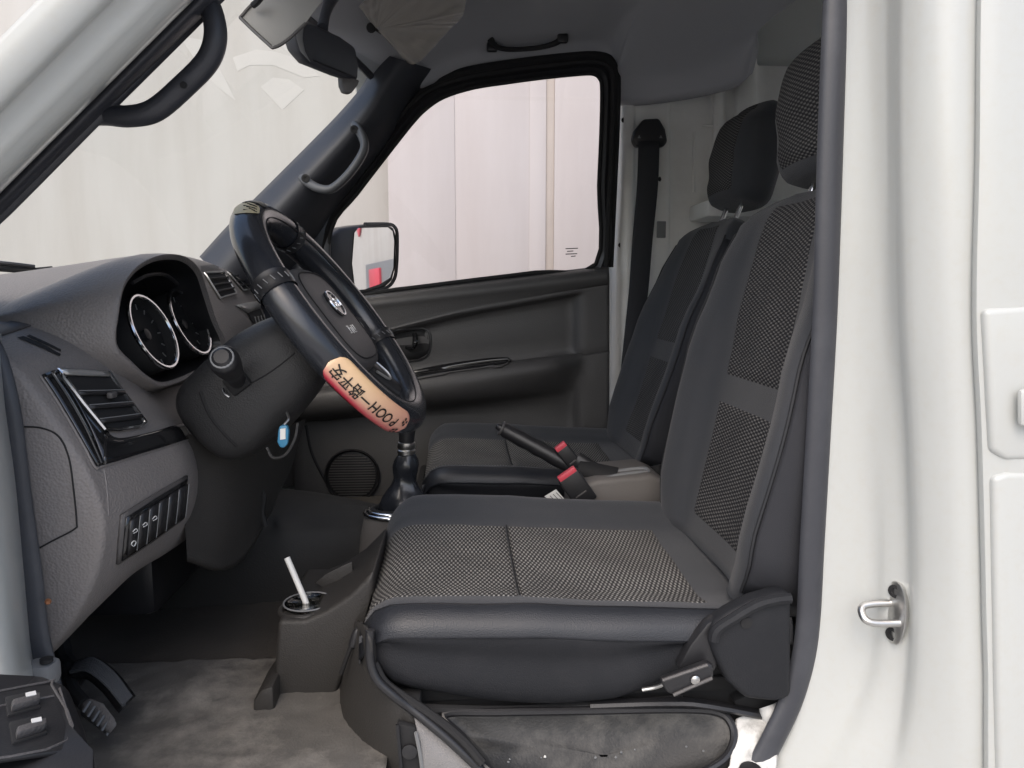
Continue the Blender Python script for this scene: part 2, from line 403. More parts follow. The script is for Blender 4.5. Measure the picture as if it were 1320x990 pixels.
# pressed panels of the body side, one above and one below the groove
for poly, d in (([(1258, 398), (1500, 380), (1500, 590), (1290, 592), (1270, 580)], .012), ([(1272, 612), (1292, 607), (1500, 606), (1500, 1100), (1290, 1100), (1280, 1000)], .012)):
    q = [hit(JB, min(x, 1780), y, 0.0) for x, y in poly]
    q = [p if p else W(x, y, .785) for p, (x, y) in zip(q, poly)]
    prism('side_panel', [V((p.x, .797, p.z)) for p in q], (0, -.014, 0), PAINT, van, bev=.010, seg=4)
prism('side_panel', [V((W(x, y, .775).x, .777, W(x, y, .775).z)) for x, y in ((1311, 502), (1345, 496), (1345, 552), (1311, 548))], (0, -.008, 0), PAINT, van, bev=.0045)
# round blanking plugs and little marks on the jamb
tube('pressed_ring', [hit(JB, 1097+12*math.cos(a), 858+12*math.sin(a), .0002) for a in [k*2*PI/20 for k in range(20)]], .0013, PAINT, van, sub=1, n=6, closed=True)
SEALER = mk('seam_sealer', (.33, .33, .31), .6, var=.1)
line_on('seam', JB, [(1163, -60), (1163, 120), (1166, 300), (1172, 450), (1180, 600), (1186, 720), (1188, 850), (1184, 940), (1176, 1000)], .0010, SEALER, van, off=-.0003, sub=10)
line_on('seam', JB, [(1121, -60), (1118, 200), (1111, 400), (1113, 560), (1119, 700), (1116, 800), (1104, 880), (1080, 930), (1046, 990)], .0007, SEALER, van, off=-.0003, sub=10)
for x, y, dx, dy in ((1206, 690, 2, 26), (1085, 640, 6, 5), (1126, 930, 3, 8), (1212, 870, 1, 14), (1240, 300, 1, 40), (1099, 300, 1, 14)):
    line_on('scuff', JB, [(x, y), (x+dx, y+dy)], .0005, SEALER, van, off=0, smooth=False)
for x, y, r in ((1167, 556, .003), (1199, 912, .003)):
    p = hit(JB, x, y, .0005); lathe('rust_spot', [(r, 0), (r*.7, .0012), (0.0003, .0016)], p, (-.5, -.8, 0), ORANGE, van, n=8)
# striker
pc = hit(JB, 1156, 788, .001)
st = obj('door_striker', prism_mesh([pc+V((dx*.008, -dx*.034, dz)) for dx, dz in [(math.copysign(abs(math.cos(a))**.8, math.cos(a))*.55, math.sin(a)*.041) for a in [k*2*PI/20 for k in range(20)]]], V((-.006, -.004, 0)), bev=.0015), STEEL, van)
tube('striker_loop', [pc+V((.0, .004, .010)), pc+V((-.032, .004, .009)), pc+V((-.044, .002, .006)), pc+V((-.047, -.004, .000)), pc+V((-.044, -.010, -.006)), pc+V((-.032, -.012, -.009)), pc+V((.002, -.012, -.010))], .0048, STEEL, st, sub=6, n=10)
for dz in (.028, -.028):
    lathe('screw', [(.0085, 0), (.0085, .002), (.0045, .0025), (.004, .0008), (.0005, .0006)], pc+V((-.005, -.003, dz)), (-.83, -.55, 0), MATTE, st, n=16)
# rubber seal all round the doorway
seal = [(1090, -420, 1.0), (1086, -200, .95), (1078, 0, .93), (1070, 200, .925), (1064, 400, .925), (1055, 560, .925), (1047, 700, .925), (1040, 820, .925), (1024, 890, .925), (1000, 945, .92), (968, 1000, .915), (900, 1085, .90), (600, 1160, .88),
        (250, 1150, .88), (110, 1010, .88), (52, 850, .89), (36, 740, .90), (22, 640, .905), (6, 520, .91), (-20, 440, .92), (-75, 372, .93), (-60, 318, .93), (0, 262, .93), (120, 141, .93), (262, 0, .95), (500, -240, .98), (640, -330, 1.0), (860, -400, 1.0)]
tube('door_seal', [W(*q) for q in seal], .0165, RUBBER, van, sub=6, n=14, closed=True, upv=(0, 1, .05), flat=.55)
# driver windscreen pillar: white sheet outside, dark trim inside
def diag(c, xs, Y):   # line x + y = c in the photo
    return [W(x, c-x, Y) for x in xs]
xs = (-420, -200, 0, 130, 260, 420, 640)
pa = [diag(52, [x for x in xs], .72), diag(92, xs, .722), diag(133, xs, .732), diag(141, xs, .748), diag(172, xs, .756), diag(200, xs, .765), diag(238, xs, .80), diag(244, xs, .92)]
patch('windscreen_pillar', pa, PAINT, van, sr=4, sc=4, thick=.003, off=-1, sharp=50)
pt = [diag(236, xs, .915), diag(244, xs, .905), diag(262, xs, .90), diag(280, xs, .93), diag(286, xs, .99), diag(284, xs, 1.06)]
patch('pillar_trim', pt, PILLAR, van, sr=4, sc=4, sharp=60)
gh = tube('grab_handle', [W(*q) for q in ((118, 148, .95), (140, 148, .94), (168, 150, .935), (200, 142, .93), (238, 110, .93), (268, 78, .93), (278, 46, .93), (272, 12, .935), (255, -8, .95))], .0155, PILLAR, van, sub=6, n=12, flat=.8)
lathe('screw_cap', [(.004, 0), (.004, .002), (.0005, .0025)], W(237, 110, .914), (0, -1, 0), MATTE, gh, n=10)
# small bent wire by the pillar edge (bit of foliage/wire caught in the frame)
# hinge pillar and front jamb (white), left edge of the photo
hp = [[W(x+dx, y, Y) for dx, Y in ((-260, .74), (-90, .74), (-30, .76), (-6, .82), (4, .90), (10, .96))] for x, y in ((-10, 430), (0, 520), (14, 620), (26, 740), (38, 850), (60, 920), (120, 1030))]
patch('hinge_pillar', hp, PAINT, van, sr=4, sc=4, thick=.003, sharp=50)
br = box('hinge_bracket', W(54, 868, .86), (.034, .03, .030), LGREY, van, bev=.008)
lathe('pin', [(.007, 0), (.007, .004), (.0005, .004)], W(60, 853, .855), (0, 0, 1), MATTE, br, n=12)
lathe('bolt', [(.0035, 0), (.0035, .003), (.002, .006), (.0005, .006)], W(62, 775, .888), (.5, -1, 0), ORANGE, van, n=8)
# roof, far side, rear and front closing panels of the shell
rf = [[G(x, y, z) for y, z in ((.80, .62), (.88, .74), (1.1, .80), (1.55, .83), (2.0, .81), (2.26, .76), (2.38, .695))] for x in (-.30, -.1, .3, 1.0, 2.0, 3.0)]
for r in rf[:1]:
    for p in r: p.z -= .12
patch('roof', rf, PAINT, van, sr=3, sc=3, thick=.01, off=1)
box('rear_door', G(3.0, 1.57, -.35), (.04, 1.6, .7), PAINT_IN, van, bev=.005)
box('added_rear_glass', G(3.0, 1.57, .32), (.006, 1.5, .62), GLASS, van, bev=0)  # unseen glass, added above the rear door to let light into the cargo space
box('side_lining', G(1.9, .86, .1), (2.2, .03, 1.45), PAINT_IN, van, bev=.004)
box('roof_rail', G(1.4, .87, .58), (3.2, .10, .12), PAINT_IN, van, bev=.02)
box('cargo_floor', G(1.86, 1.62, -.50), (2.24, 1.4, .04), PAINT_IN, van, bev=.004)
box('nose_panel', G(-1.12, 1.57, -.40), (.05, 1.55, .74), PAINT, van, bev=.02)
box('cowl_panel', G(-1.02, 1.57, -.06), (.22, 1.5, .03), MATTE, van, bev=.006)
prism('front_wing', [G(-1.12, .80, 0), G(-.66, .80, .02), G(-.60, .80, -.2), G(-.545, .80, -.5), G(-.52, .80, -.78), G(-1.12, .80, -.78)], (0, .03, 0), PAINT, van, bev=.006)
prism('front_wing', [G(-1.12, 2.36, 0), G(-.66, 2.36, .02), G(-.45, 2.36, -.2), G(-.45, 2.36, -.78), G(-1.12, 2.36, -.78)], (0, .03, 0), PAINT, van, bev=.006)
# windscreen glass
ws = []
for k in range(7):
    t = k/6; ws.append([G(xb+(xt-xb)*t+.03*math.sin(PI*t)*-1, yb+(yt-yb)*t, .0+(zt-.0)*t) for (xb, yb, xt, yt, zt) in
        ((-.70, .88, -.11, .98, .56), (-.88, 1.15, -.28, 1.2, .585), (-.96, 1.57, -.36, 1.57, .60), (-.92, 1.95, -.30, 1.92, .605), (-.75, 2.27, -.17, 2.23, .60))])
patch('windscreen_glass', ws, GLASS, van, sr=2, sc=4)
# floor pan
fl = smooth_grid([[G(x, y, FZ+(.0 if x > -.62 else .10*((-.62-x)/.2))) for y in (.90, 1.2, 1.6, 2.0, 2.33)] for x in (-.92, -.80, -.72, -.62, -.45, -.3, -.2, -.105)], 5, 8)
for r in fl:
    for p in r: p.z += .006*noise.noise(p*9)+.003*noise.noise(p*30)
fo = obj('floor_carpet', grid_mesh(fl), CARPETD, van)
md = fo.modifiers.new('thick', 'SOLIDIFY'); md.thickness = .02; md.offset = 1
fl = smooth_grid([[G(x, y+.015*noise.noise(V((x*7, 0, 5)))*(1 if y > 1.2 else 0), FZ+.006) for y in (.895, 1.0, 1.1, 1.18, 1.235)] for x in (-.60, -.45, -.3, -.2, -.10)], 14, 12)
for r in fl:
    for p in r: p.z += .006*noise.noise(p*9)+.003*noise.noise(p*30)+.0015*noise.noise(p*80)
fo = obj('floor_mat', grid_mesh(fl), CARPET, van)
md = fo.modifiers.new('thick', 'SOLIDIFY'); md.thickness = .006; md.offset = 0
tn = [[G(x, y+dy*(1 if y < 1.6 else -1), z+dz*(0 if z < -.6 else 1)) for y, z in ((1.475, -.64), (1.485, -.52), (1.51, -.46), (1.58, -.445), (1.70, -.445), (1.78, -.47), (1.80, -.64))] for x, dy, dz in ((-.88, 0, .08), (-.7, 0, .02), (-.5, 0, 0), (-.36, .01, -.01), (-.27, .03, -.02), (-.18, .06, -.03), (-.06, .07, -.04))]
patch('engine_tunnel', tn, DASHK, van, sr=4, sc=4, sharp=60)
box('sill', G(-.16, .875, FZ-.03), (.82, .09, .05), PAINT, van, bev=.012)
box('rocker_panel', G(-.07, .84, FZ-.14), (1.0, .06, .2), PAINT, van, bev=.015)
box('chassis', G(.9, 1.57, -.80), (4.1, 1.2, .28), MATTE, van, bev=.02)
fwm = [[G(x, y, z) for y in (.92, 1.2, 1.6, 2.0, 2.33)] for x, z in ((-.88, .0), (-.88, -.25), (-.87, -.45), (-.80, -.56), (-.72, -.625))]
patch('firewall', fwm, MATTE, van, sr=3, sc=3)
prism('kick_panel', [G(-.86, 2.325, .0), G(-.42, 2.325, .0), G(-.36, 2.325, -.25), G(-.30, 2.325, -.60), G(-.86, 2.325, -.60)], (0, .02, 0), DASHD, van, bev=.004)
# wheels of the van, out of frame but carrying it
for x, y in ((-.75, .90), (-.75, 2.25), (2.1, .90), (2.1, 2.25)):
    wt = obj('wheel', lathe_mesh([(.15, -.085), (.27, -.09), (.30, -.06), (.30, .06), (.27, .09), (.15, .085)], V((x, y, .30)), (0, 1, 0), 28), MATTE, van)
    lathe('rim', [(.155, -.08), (.14, -.03), (.05, -.05), (.001, -.055)], V((x, y, .30)), (0, 1, 0), STEEL, wt, n=20)

# far side: B pillar and cargo side, pressed sheet
cs = []
for y, k in ((-60, 1.0), (120, 1.0), (200, .9), (330, .6), (450, .2), (560, 0), (680, 0)):
    d = 3*k
    cs.append([W(px+d, y, Y) for px, Y in ((776, 2.40), (786, 2.395), (793, 2.36), (800, 2.315), (813, 2.31), (817, 2.335), (842, 2.345), (859, 2.345), (862, 2.36), (895, 2.365), (914, 2.365), (918, 2.345), (928, 2.345), (932, 2.365), (944, 2.37), (949, 2.34), (970, 2.34), (976, 2.38), (1020, 2.38), (1080, 2.38), (1300, 2.38))])
side = patch('cargo_side', cs, PAINT_IN, van, sr=3, sc=4, thick=.004, sharp=50)
SB = bvh_of(side)
for x, y, r in ((804, 155, .0075), (800, 316, .0075), (851, 231, .0075)):
    lathe('bolt_hole', [(r, 0), (r, .0015), (.0005, .0018)], hit(SB, x, y, .0005), (0, -1, 0), MATTE, van, n=12)
tube('pressed_rib', [hit(SB, 895, 170, .0), hit(SB, 894, 210, .0), hit(SB, 894, 248, .0)], .006, PAINT_IN, van, sub=4, n=8)
tube('pressed_rib', [hit(SB, 905, 162, .0), hit(SB, 925, 162, .0)], .004, PAINT_IN, van, sub=4, n=8)
box('bracket', hit(SB, 852, 296, .004), (.028, .008, .050), LGREY, van, bev=.002)
box('cross_rail', G(.86, 2.26, .235), (.30, .18, .05), PAINT_IN, van, bev=.01)

# headliner: rows front to rear, columns from far side to driver side
hl = []
edge = {-.30: (2.09, .605), -.235: (2.16, .60), -.10: (2.23, .585), .03: (2.24, .645), .236: (2.24, .676), .41: (2.24, .684), .455: (2.26, .62), .475: (2.27, .566), .65: (2.24, .575), .776: (2.17, .59), .80: (2.12, .60)}
for X, (ye, ze) in edge.items():
    hz = .735 if X > -.05 else .735-(-.05-X)*.55
    hl.append([G(X+(0 if X > -.2 else -.02), ye+(.05 if X > -.15 else .01), ze-(.018 if X > -.15 else .005)), G(X+(0 if X > -.2 else -.02), ye+.005, ze-.012), G(X-(.02 if X < -.2 else 0), ye-.03, ze+.3*(hz-ze)), G(X-(.05 if X < -.2 else 0)+(.01 if X > .7 else 0), 2.08, ze+.72*(hz-ze)), G(X-(.09 if X < -.2 else 0)+(.05 if X > .7 else 0), 1.92, hz-.012),
               G(X-(.11 if X < -.2 else 0)+(.08 if X > .7 else 0), 1.6, hz+.02), G(X-(.09 if X < -.2 else 0)+(.08 if X > .7 else 0), 1.25, hz+.01), G(X-(.02 if X < -.2 else 0)+(.08 if X > .7 else 0), 1.0, hz-.06), G(X, .93, hz-.12)])
liner = patch('headliner', hl, LINER, van, sr=4, sc=5, thick=.012, off=1, sharp=60)
HB = bvh_of(liner)
# roof grab handle and its mounts
q = [hit(HB, 632, 50, .0), hit(HB, 638, 52, .018), hit(HB, 655, 52, .028), hit(HB, 690, 50, .028), hit(HB, 715, 48, .018), hit(HB, 727, 46, .0)]
rh = tube('roof_handle', q, [.010, .008, .007, .007, .008, .010], MATTE, van, sub=5, n=8)
for x, y in ((634, 58), (725, 46)):
    box('mount', hit(HB, x, y, .008), (.030, .02, .026), BLACK, rh, bev=.006)

# far windscreen pillar trim
L = [(262, 336), (300, 294), (348, 246), (395, 199), (440, 153), (470, 118), (482, 96), (496, 70)]
R_ = [(330, 415), (372, 352), (412, 300), (430, 272), (466, 230), (502, 186), (534, 132), (566, 92)]
rows = []
for (a, b), (c, d) in zip(L, R_):
    rows.append([W(a-5, b-5, 2.21), W(a, b, 2.17), W(a+(c-a)*.25, b+(d-b)*.25, 2.125), W(a+(c-a)*.55, b+(d-b)*.55, 2.15), W(a+(c-a)*.85, b+(d-b)*.85, 2.22), W(c, d, 2.27)])
fp = patch('far_pillar_trim', rows, PILLAR, van, sr=4, sc=5, sharp=70)
gh2 = tube('grab_handle', [W(*q) for q in ((391, 229, 2.135), (398, 236, 2.11), (412, 243, 2.09), (428, 243, 2.08), (448, 226, 2.07), (464, 204, 2.07), (470, 188, 2.08), (465, 172, 2.10), (457, 162, 2.135))], .0145, HANDLEG, van, sub=6, n=12, flat=.8)
for x, y in ((394, 230), (457, 167)):
    lathe('screw', [(.011, 0), (.011, .003), (.005, .003), (.004, .001), (.0005, .001)], W(x, y, 2.095), (0, -1, 0), MATTE, gh2, n=12)

# ------------------------------------------------------------------ passenger door (closed, far side)
pd = thing('passenger_door', 'closed dark grey passenger door with speaker and pull handle', 'car door', G(.0, 2.33, -.6))
def yb(px): return 392-(px-400)*.122       # belt line
cols = (380, 430, 480, 540, 600, 660, 712, 736, 750, 768, 785)
def row(fy, Ys): return [W(px, fy(px), Y) for px, Y in zip(cols, Ys)]
def cont(px): return 0 if px < 0 else (430-(px-480)*.23 if px < 600 else 402-(px-600)*.178)
c1 = lambda px: min(cont(px), 430)
A_ = lambda k: (lambda px: k)
flat = (2.275,)*11
rc = (2.30,)*8+(2.278, 2.275, 2.275)
rows = [row(lambda p: yb(p)-1, (2.34,)*11), row(lambda p: yb(p)+2, (2.285,)*11), row(lambda p: yb(p)+9, (2.262,)*11), row(lambda p: yb(p)+18, (2.268,)*11),
        row(lambda p: c1(p)-4, flat), row(lambda p: c1(p), flat), row(lambda p: c1(p)+7, rc),
        row(lambda p: 440-(p-540)*.10, rc), row(lambda p: 482-(p-540)*.13, rc),
        row(lambda p: 487-(p-540)*.14, (2.225,)*6+(2.235, 2.265, 2.277, 2.275, 2.275)), row(lambda p: 495-(p-540)*.13, (2.205,)*6+(2.215, 2.255, 2.277, 2.275, 2.275)),
        row(lambda p: 508-(p-540)*.14, (2.205,)*5+(2.21, 2.225, 2.265, 2.277, 2.275, 2.275)), row(lambda p: 520-(p-540)*.12, (2.23,)*5+(2.235, 2.26, 2.285, 2.277, 2.275, 2.275)),
        row(lambda p: 528-(p-540)*.09, (2.295,)*8+(2.278, 2.275, 2.275)), row(A_(545), (2.30,)*8+(2.278, 2.275, 2.275)),
        row(A_(590), (2.29,)*7+(2.28,)*4), row(A_(690), (2.29,)*7+(2.28,)*4), row(A_(740), (2.30,)*11)]
dp = patch('door_panel', rows, DOORP, pd, sr=3, sc=4, thick=.006, off=-1, sharp=60)
DB = bvh_of(dp)
# outer skin
prism('door_skin', [G(-.43, 2.355, -.03), G(.44, 2.355, .03), G(.44, 2.355, -.86), G(-.30, 2.355, -.86), G(-.43, 2.355, -.5)], (0, .02, 0), PAINT, pd, bev=.006)
inner = [(427, 380), (427, 296), (460, 250), (500, 198), (530, 160), (548, 141), (572, 125), (610, 113), (655, 106), (700, 100), (745, 95.5), (764, 95), (773, 101), (776, 115), (775, 170), (772, 240), (768, 340), (690, 351), (600, 362), (510, 373)]
outer = [(412, 390), (413, 287), (448, 240), (488, 188), (518, 148), (535, 129), (562, 112), (604, 99), (652, 91), (697, 85), (745, 80), (770, 80), (785, 87), (790, 108), (789, 170), (786, 240), (781, 350), (690, 361), (600, 373), (510, 384)]
def yw(py): return 2.325-.085*(380-py)/290
rows = [[W(x, y, yw(y)+.045) for x, y in outer], [W(x, y, yw(y)-.012) for x, y in outer], [W(x+(X-x)*.5, y+(Y_-y)*.5, yw(y)-.022) for (x, y), (X, Y_) in zip(outer, inner)], [W(x, y, yw(y)-.008) for x, y in inner], [W(x, y, yw(y)+.03) for x, y in inner]]
g = [crom(r, 4, True) for r in rows]; o = obj('window_frame', grid_mesh(g, closed_c=True), BLACK, pd, 40)
tube('window_rubber', [W(x, y, yw(y)-.010) for x, y in inner], .006, MATTE, pd, sub=4, n=8, closed=True)
tube('seal', [W(x, y, yw(y)-.018) for x, y in outer[2:17]], .008, MATTE, pd, sub=2, n=8)
tube('weatherstrip', [W(x+(x-620)*.018, y-6, yw(y)+.012) for x, y in outer[1:17]], .017, MATTE, pd, sub=3, n=8)
inn = crom([W(x, y, yw(y)+.006) for x, y in inner], 4, True)
gp = mesh(inn, [tuple(range(len(inn)))]); obj('window_glass', gp, GLASSP, pd)
for (xa_, xb_, y) in ((729, 745, 320), (731, 739, 323.5), (729, 744, 327), (736, 742, 330)):     # etched maker's lines on the glass
    prism('glass_mark', [W(xa_, y, yw(y)), W(xb_, y-.6, yw(y)), W(xb_, y+.6, yw(y)), W(xa_, y+1.2, yw(y))], (0, -.001, 0), INK, pd)
prism('mirror_sail', [W(x, y, 2.29) for x, y in ((290, 425), (296, 352), (360, 330), (416, 284), (425, 292), (425, 396))], (0, .02, 0), PILLAR, pd, bev=.004)
# inside release handle in its bowl
hb = ribbon('handle_bowl', DB, [(507, 430), (530, 424), (548, 426), (554, 440)], [(512, 460), (530, 464), (548, 458), (554, 448)], MATTE, pd, na=5, nb=4, off=.004, thick=.004)
line_on('bowl_rim', DB, [(505, 428), (530, 422), (549, 424), (555, 436), (551, 458), (532, 465), (512, 464)], .004, BLACK, pd, off=.006, closed=True)
tube('release_lever', [hit(DB, 524, 447, .01), hit(DB, 533, 446, .025), hit(DB, 536, 440, .025), hit(DB, 535, 430, .015)], [.006, .007, .009, .007], GLOSS, pd, sub=5, n=8)
# gloss pull strip
ribbon('pull_strip', DB, [(500, 486), (560, 472), (620, 463), (652, 461), (658, 465)], [(500, 497), (560, 485), (620, 476), (652, 471), (658, 468)], GLOSS, pd, na=6, nb=3, off=.006, thick=.006)
line_on('pull_edge', DB, [(500, 499), (560, 487), (620, 478), (650, 474), (660, 466)], .0022, DASHD, pd, off=.010)
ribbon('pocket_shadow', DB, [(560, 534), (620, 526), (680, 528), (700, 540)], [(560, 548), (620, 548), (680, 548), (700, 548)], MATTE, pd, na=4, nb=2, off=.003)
# speaker
sc_ = hit(DB, 455, 612, .004)
sp = lathe('speaker_grille', [(.082, 0), (.084, .010), (.080, .016), (.076, .012), (.074, .006), (.05, .010), (.0005, .012)], sc_, (0, -1, 0), BLACK, pd, n=36)
for k in range(-8, 9):
    hw = math.sqrt(max(0, .070**2-(k*.008)**2))
    box('grille_bar', sc_+V((0, -.013, k*.008)), (2*hw, .004, .0028), DASHD, sp, bev=0)
line_on('panel_edge', DB, [(395, 548), (405, 590), (440, 652), (470, 690)], .005, BLACK, pd, off=.004)

# ------------------------------------------------------------------ driver door, swung open towards the camera
dd = thing('driver_door', 'open driver door with power window switches on black armrest', 'car door', G(-.50, .62, -.62))
dm = W(-60, 980, .56)
ar = [W(-220, 872, .62), W(-20, 868, .66), W(52, 866, .69), W(90, 880, .675), W(108, 925, .60), W(122, 985, .54), W(150, 1120, .46), W(-220, 1120, .46)]
prism('armrest', ar, (0, 0, -.12), BLACK, dd, bev=.012, seg=3)
def at_(u, v):   # armrest top coordinates from photo, raised slightly
    return None
AB = BVHTree.FromPolygons([tuple(p) for p in ar], [tuple(range(len(ar)))])
def onarm(px, py, off=0.0):
    n = (ar[2]-ar[0]).cross(ar[5]-ar[0]).normalized(); n = n if n.z > 0 else -n
    d = ray(px, py); o = V((0, 0, CAMZ)); t = (ar[2]-o).dot(n)/d.dot(n); return o+d*t+n*off
ARN = (ar[2]-ar[0]).cross(ar[5]-ar[0]).normalized(); ARN = ARN if ARN.z > 0 else -ARN
def armquad(name, q, mat, par, off0, h, bev=.0015): return prism(name, [onarm(x, y, off0) for x, y in q], ARN*h, mat, par, bev=bev)
armquad('switch_panel', [(-120, 918), (60, 886), (72, 892), (92, 960), (80, 972), (-120, 1000)], BLACK, dd, -.001, .004)
for q in ([(5, 905), (46, 896), (52, 918), (8, 930)], [(10, 938), (54, 927), (60, 952), (14, 966)], [(-75, 922), (-30, 912), (-28, 936), (-75, 946)], [(-75, 958), (-30, 946), (-28, 972), (-75, 984)]):
    s_ = armquad('window_switch', q, MATTE, dd, .001, .004)
    (x1, y1), (x2, y2), (x3, y3), (x4, y4) = q
    armquad('rocker', [(x4+4, y4-12), (x3-3, y3-11), (x3-3, y3-2), (x4+4, y4-3)], DASHD, s_, .004, .007, .002)
    cx = (x4+x3)/2+4; cy = (y4+y3)/2-12
    armquad('pictogram', [(cx-5, cy-1), (cx+8, cy-4), (cx+9, cy+1), (cx-4, cy+4)], WHITEP, s_, .0105, .001, 0)
for pts in ([(-100, 934), (68, 902)], [(-100, 916), (58, 884), (66, 888), (86, 960), (-100, 998)], [(76, 892), (97, 962)]):
    tube('edge_highlight_rib', [onarm(x, y, .003) for x, y in pts], .0012, DASHD, dd, sub=4, n=6)
# door leaf and window frame stub out of view to the left
prism('door_leaf', [V((-.66, .62, z)) if False else p for z, p in ((0, W(-300, 850, .66)), (0, W(-90, 840, .70)), (0, W(-90, 1250, .70)), (0, W(-300, 1250, .66)))], (-.03, -.05, 0), PAINT, dd, bev=.006)

# ------------------------------------------------------------------ dashboard
db = thing('dashboard', 'grey plastic dashboard with hooded gauges, air vents and switches', 'dashboard', G(-.65, 1.57, -.62))
ST = (.917, .922, .935, .98, 1.05, 1.12, 1.22, 1.34, 1.46, 1.60, 1.80, 2.0, 2.18)
PR = {   # Y : profile (x, z) from windscreen base over the lip and down
 .935: ((-1.0, -.05), (-.76, -.035), (-.60, -.055), (-.545, -.068), (-.513, -.090), (-.475, -.152), (-.442, -.214), (-.427, -.285), (-.450, -.366), (-.504, -.440), (-.56, -.47), (-.78, -.47)),
 .98:  ((-1.0, -.045), (-.76, -.028), (-.60, -.048), (-.545, -.060), (-.505, -.086), (-.468, -.150), (-.432, -.216), (-.416, -.290), (-.440, -.366), (-.490, -.425), (-.55, -.46), (-.78, -.47)),
 1.05: ((-1.0, -.03), (-.76, -.015), (-.60, -.035), (-.545, -.050), (-.495, -.084), (-.455, -.148), (-.418, -.218), (-.402, -.292), (-.430, -.362), (-.478, -.408), (-.54, -.44), (-.78, -.46)),
 1.12: ((-1.0, -.02), (-.76, -.005), (-.60, -.015), (-.545, -.030), (-.500, -.080), (-.455, -.150), (-.405, -.222), (-.395, -.300), (-.425, -.375), (-.475, -.405), (-.54, -.43), (-.78, -.46)),
 1.22: ((-1.0, -.01), (-.76, .010), (-.62, .005), (-.560, -.015), (-.525, -.080), (-.475, -.160), (-.42, -.235), (-.41, -.310), (-.43, -.385), (-.48, -.41), (-.54, -.43), (-.78, -.46)),
 1.34: ((-1.0, 0), (-.76, .025), (-.62, .025), (-.560, .010), (-.525, -.070), (-.475, -.160), (-.43, -.245), (-.42, -.320), (-.44, -.385), (-.49, -.41), (-.55, -.43), (-.78, -.46)),
 1.46: ((-1.0, 0), (-.76, .040), (-.62, .055), (-.560, .045), (-.520, -.010), (-.475, -.110), (-.44, -.215), (-.43, -.310), (-.46, -.385), (-.51, -.41), (-.57, -.43), (-.78, -.46)),
 1.60: ((-1.0, 0), (-.76, .050), (-.62, .073), (-.565, .066), (-.525, .020), (-.485, -.070), (-.46, -.180), (-.46, -.290), (-.50, -.37), (-.55, -.40), (-.60, -.43), (-.80, -.46)),
 1.80: ((-1.0, 0), (-.76, .050), (-.62, .070), (-.57, .060), (-.535, .010), (-.500, -.070), (-.49, -.170), (-.50, -.250), (-.55, -.32), (-.62, -.36), (-.68, -.38), (-.82, -.40)),
 2.0:  ((-.97, 0), (-.76, .045), (-.64, .060), (-.59, .050), (-.55, .000), (-.520, -.070), (-.51, -.160), (-.52, -.230), (-.58, -.30), (-.65, -.34), (-.70, -.36), (-.82, -.40)),
 2.18: ((-.90, 0), (-.76, .035), (-.66, .045), (-.61, .035), (-.575, -.010), (-.545, -.070), (-.535, -.150), (-.545, -.220), (-.60, -.29), (-.66, -.33), (-.70, -.35), (-.82, -.40))}
def shrink(p, k): return tuple((x-k*(1 if 3 <= i <= 10 else 0), z-(k if i < 6 else -k)) for i, (x, z) in enumerate(p))
PR[.922] = shrink(PR[.935], .004); PR[.917] = shrink(PR[.935], .012)
colsD = [crom([G(x, Y, z) for x, z in PR[Y]], 5) for Y in ST]
gD = [crom([c[i] for c in colsD], 6) for i in range(len(colsD[0]))]
meD = grid_mesh(gD)
bm = bmesh.new(); bm.from_mesh(meD); bm.verts.ensure_lookup_table(); nc = len(gD[0])
bm.faces.new([bm.verts[i*nc] for i in range(len(gD))]); bm.faces.new([bm.verts[i*nc+nc-1] for i in range(len(gD))][::-1])
bm.normal_update(); bm.to_mesh(meD); bm.free()
dash = obj('dash_moulding', meD, DASH, db, 50); QB = bvh_of(dash)
# end cap fuse cover: shut line and the panel inside it
line_on('cover_gap', QB, [(4, 551), (30, 550), (55, 552), (76, 563), (89, 590), (95, 630), (99, 672), (96, 682), (66, 698), (34, 716)], .0011, MATTE, db, off=.0002, sub=6)
# raised cowl step on the left of the top
ribbon('cowl_step', QB, [(-40, 432), (0, 420), (50, 404), (84, 396)], [(-40, 446), (0, 434), (50, 417), (86, 404)], DASHD, db, na=5, nb=2, off=.001, thick=.002)
# demister slot
ribbon('demister_slot', QB, [(22, 436), (48, 447), (76, 460)], [(30, 434), (54, 444), (78, 457)], MATTE, db, na=4, nb=2, off=.001)
ribbon('demister_slot', QB, [(34, 434), (58, 445), (78, 454)], [(38, 432), (60, 442), (78, 451)], MATTE, db, na=4, nb=2, off=.001)
# gloss black trim that frames the vent and runs to the column
ribbon('trim_strip', QB, [(53, 484), (72, 512), (96, 552), (112, 580), (124, 601)], [(68, 478), (90, 508), (112, 548), (124, 576), (133, 600)], GLOSS, db, na=5, nb=3, off=.0015, thick=.003)
line_on('trim_edge', QB, [(51, 485), (70, 513), (94, 553), (110, 581), (122, 603), (132, 601), (180, 586), (246, 566)], .0016, DASH, db, off=.001)
line_on('trim_bead', QB, [(64, 482), (84, 512), (106, 550), (120, 580), (128, 598)], .0012, BLACK, db, off=.0035)
ribbon('trim_strip', QB, [(68, 478), (90, 508), (112, 545), (125, 575), (133, 600)], [(100, 480), (120, 505), (140, 560), (180, 580), (246, 564)], GLOSS, db, na=5, nb=6, off=.001, thick=.002)
ribbon('trim_strip', QB, [(132, 556), (150, 566), (185, 560), (215, 552), (246, 542)], [(132, 600), (150, 595), (185, 584), (215, 575), (246, 565)], GLOSS, db, na=4, nb=4, off=.002, thick=.003)
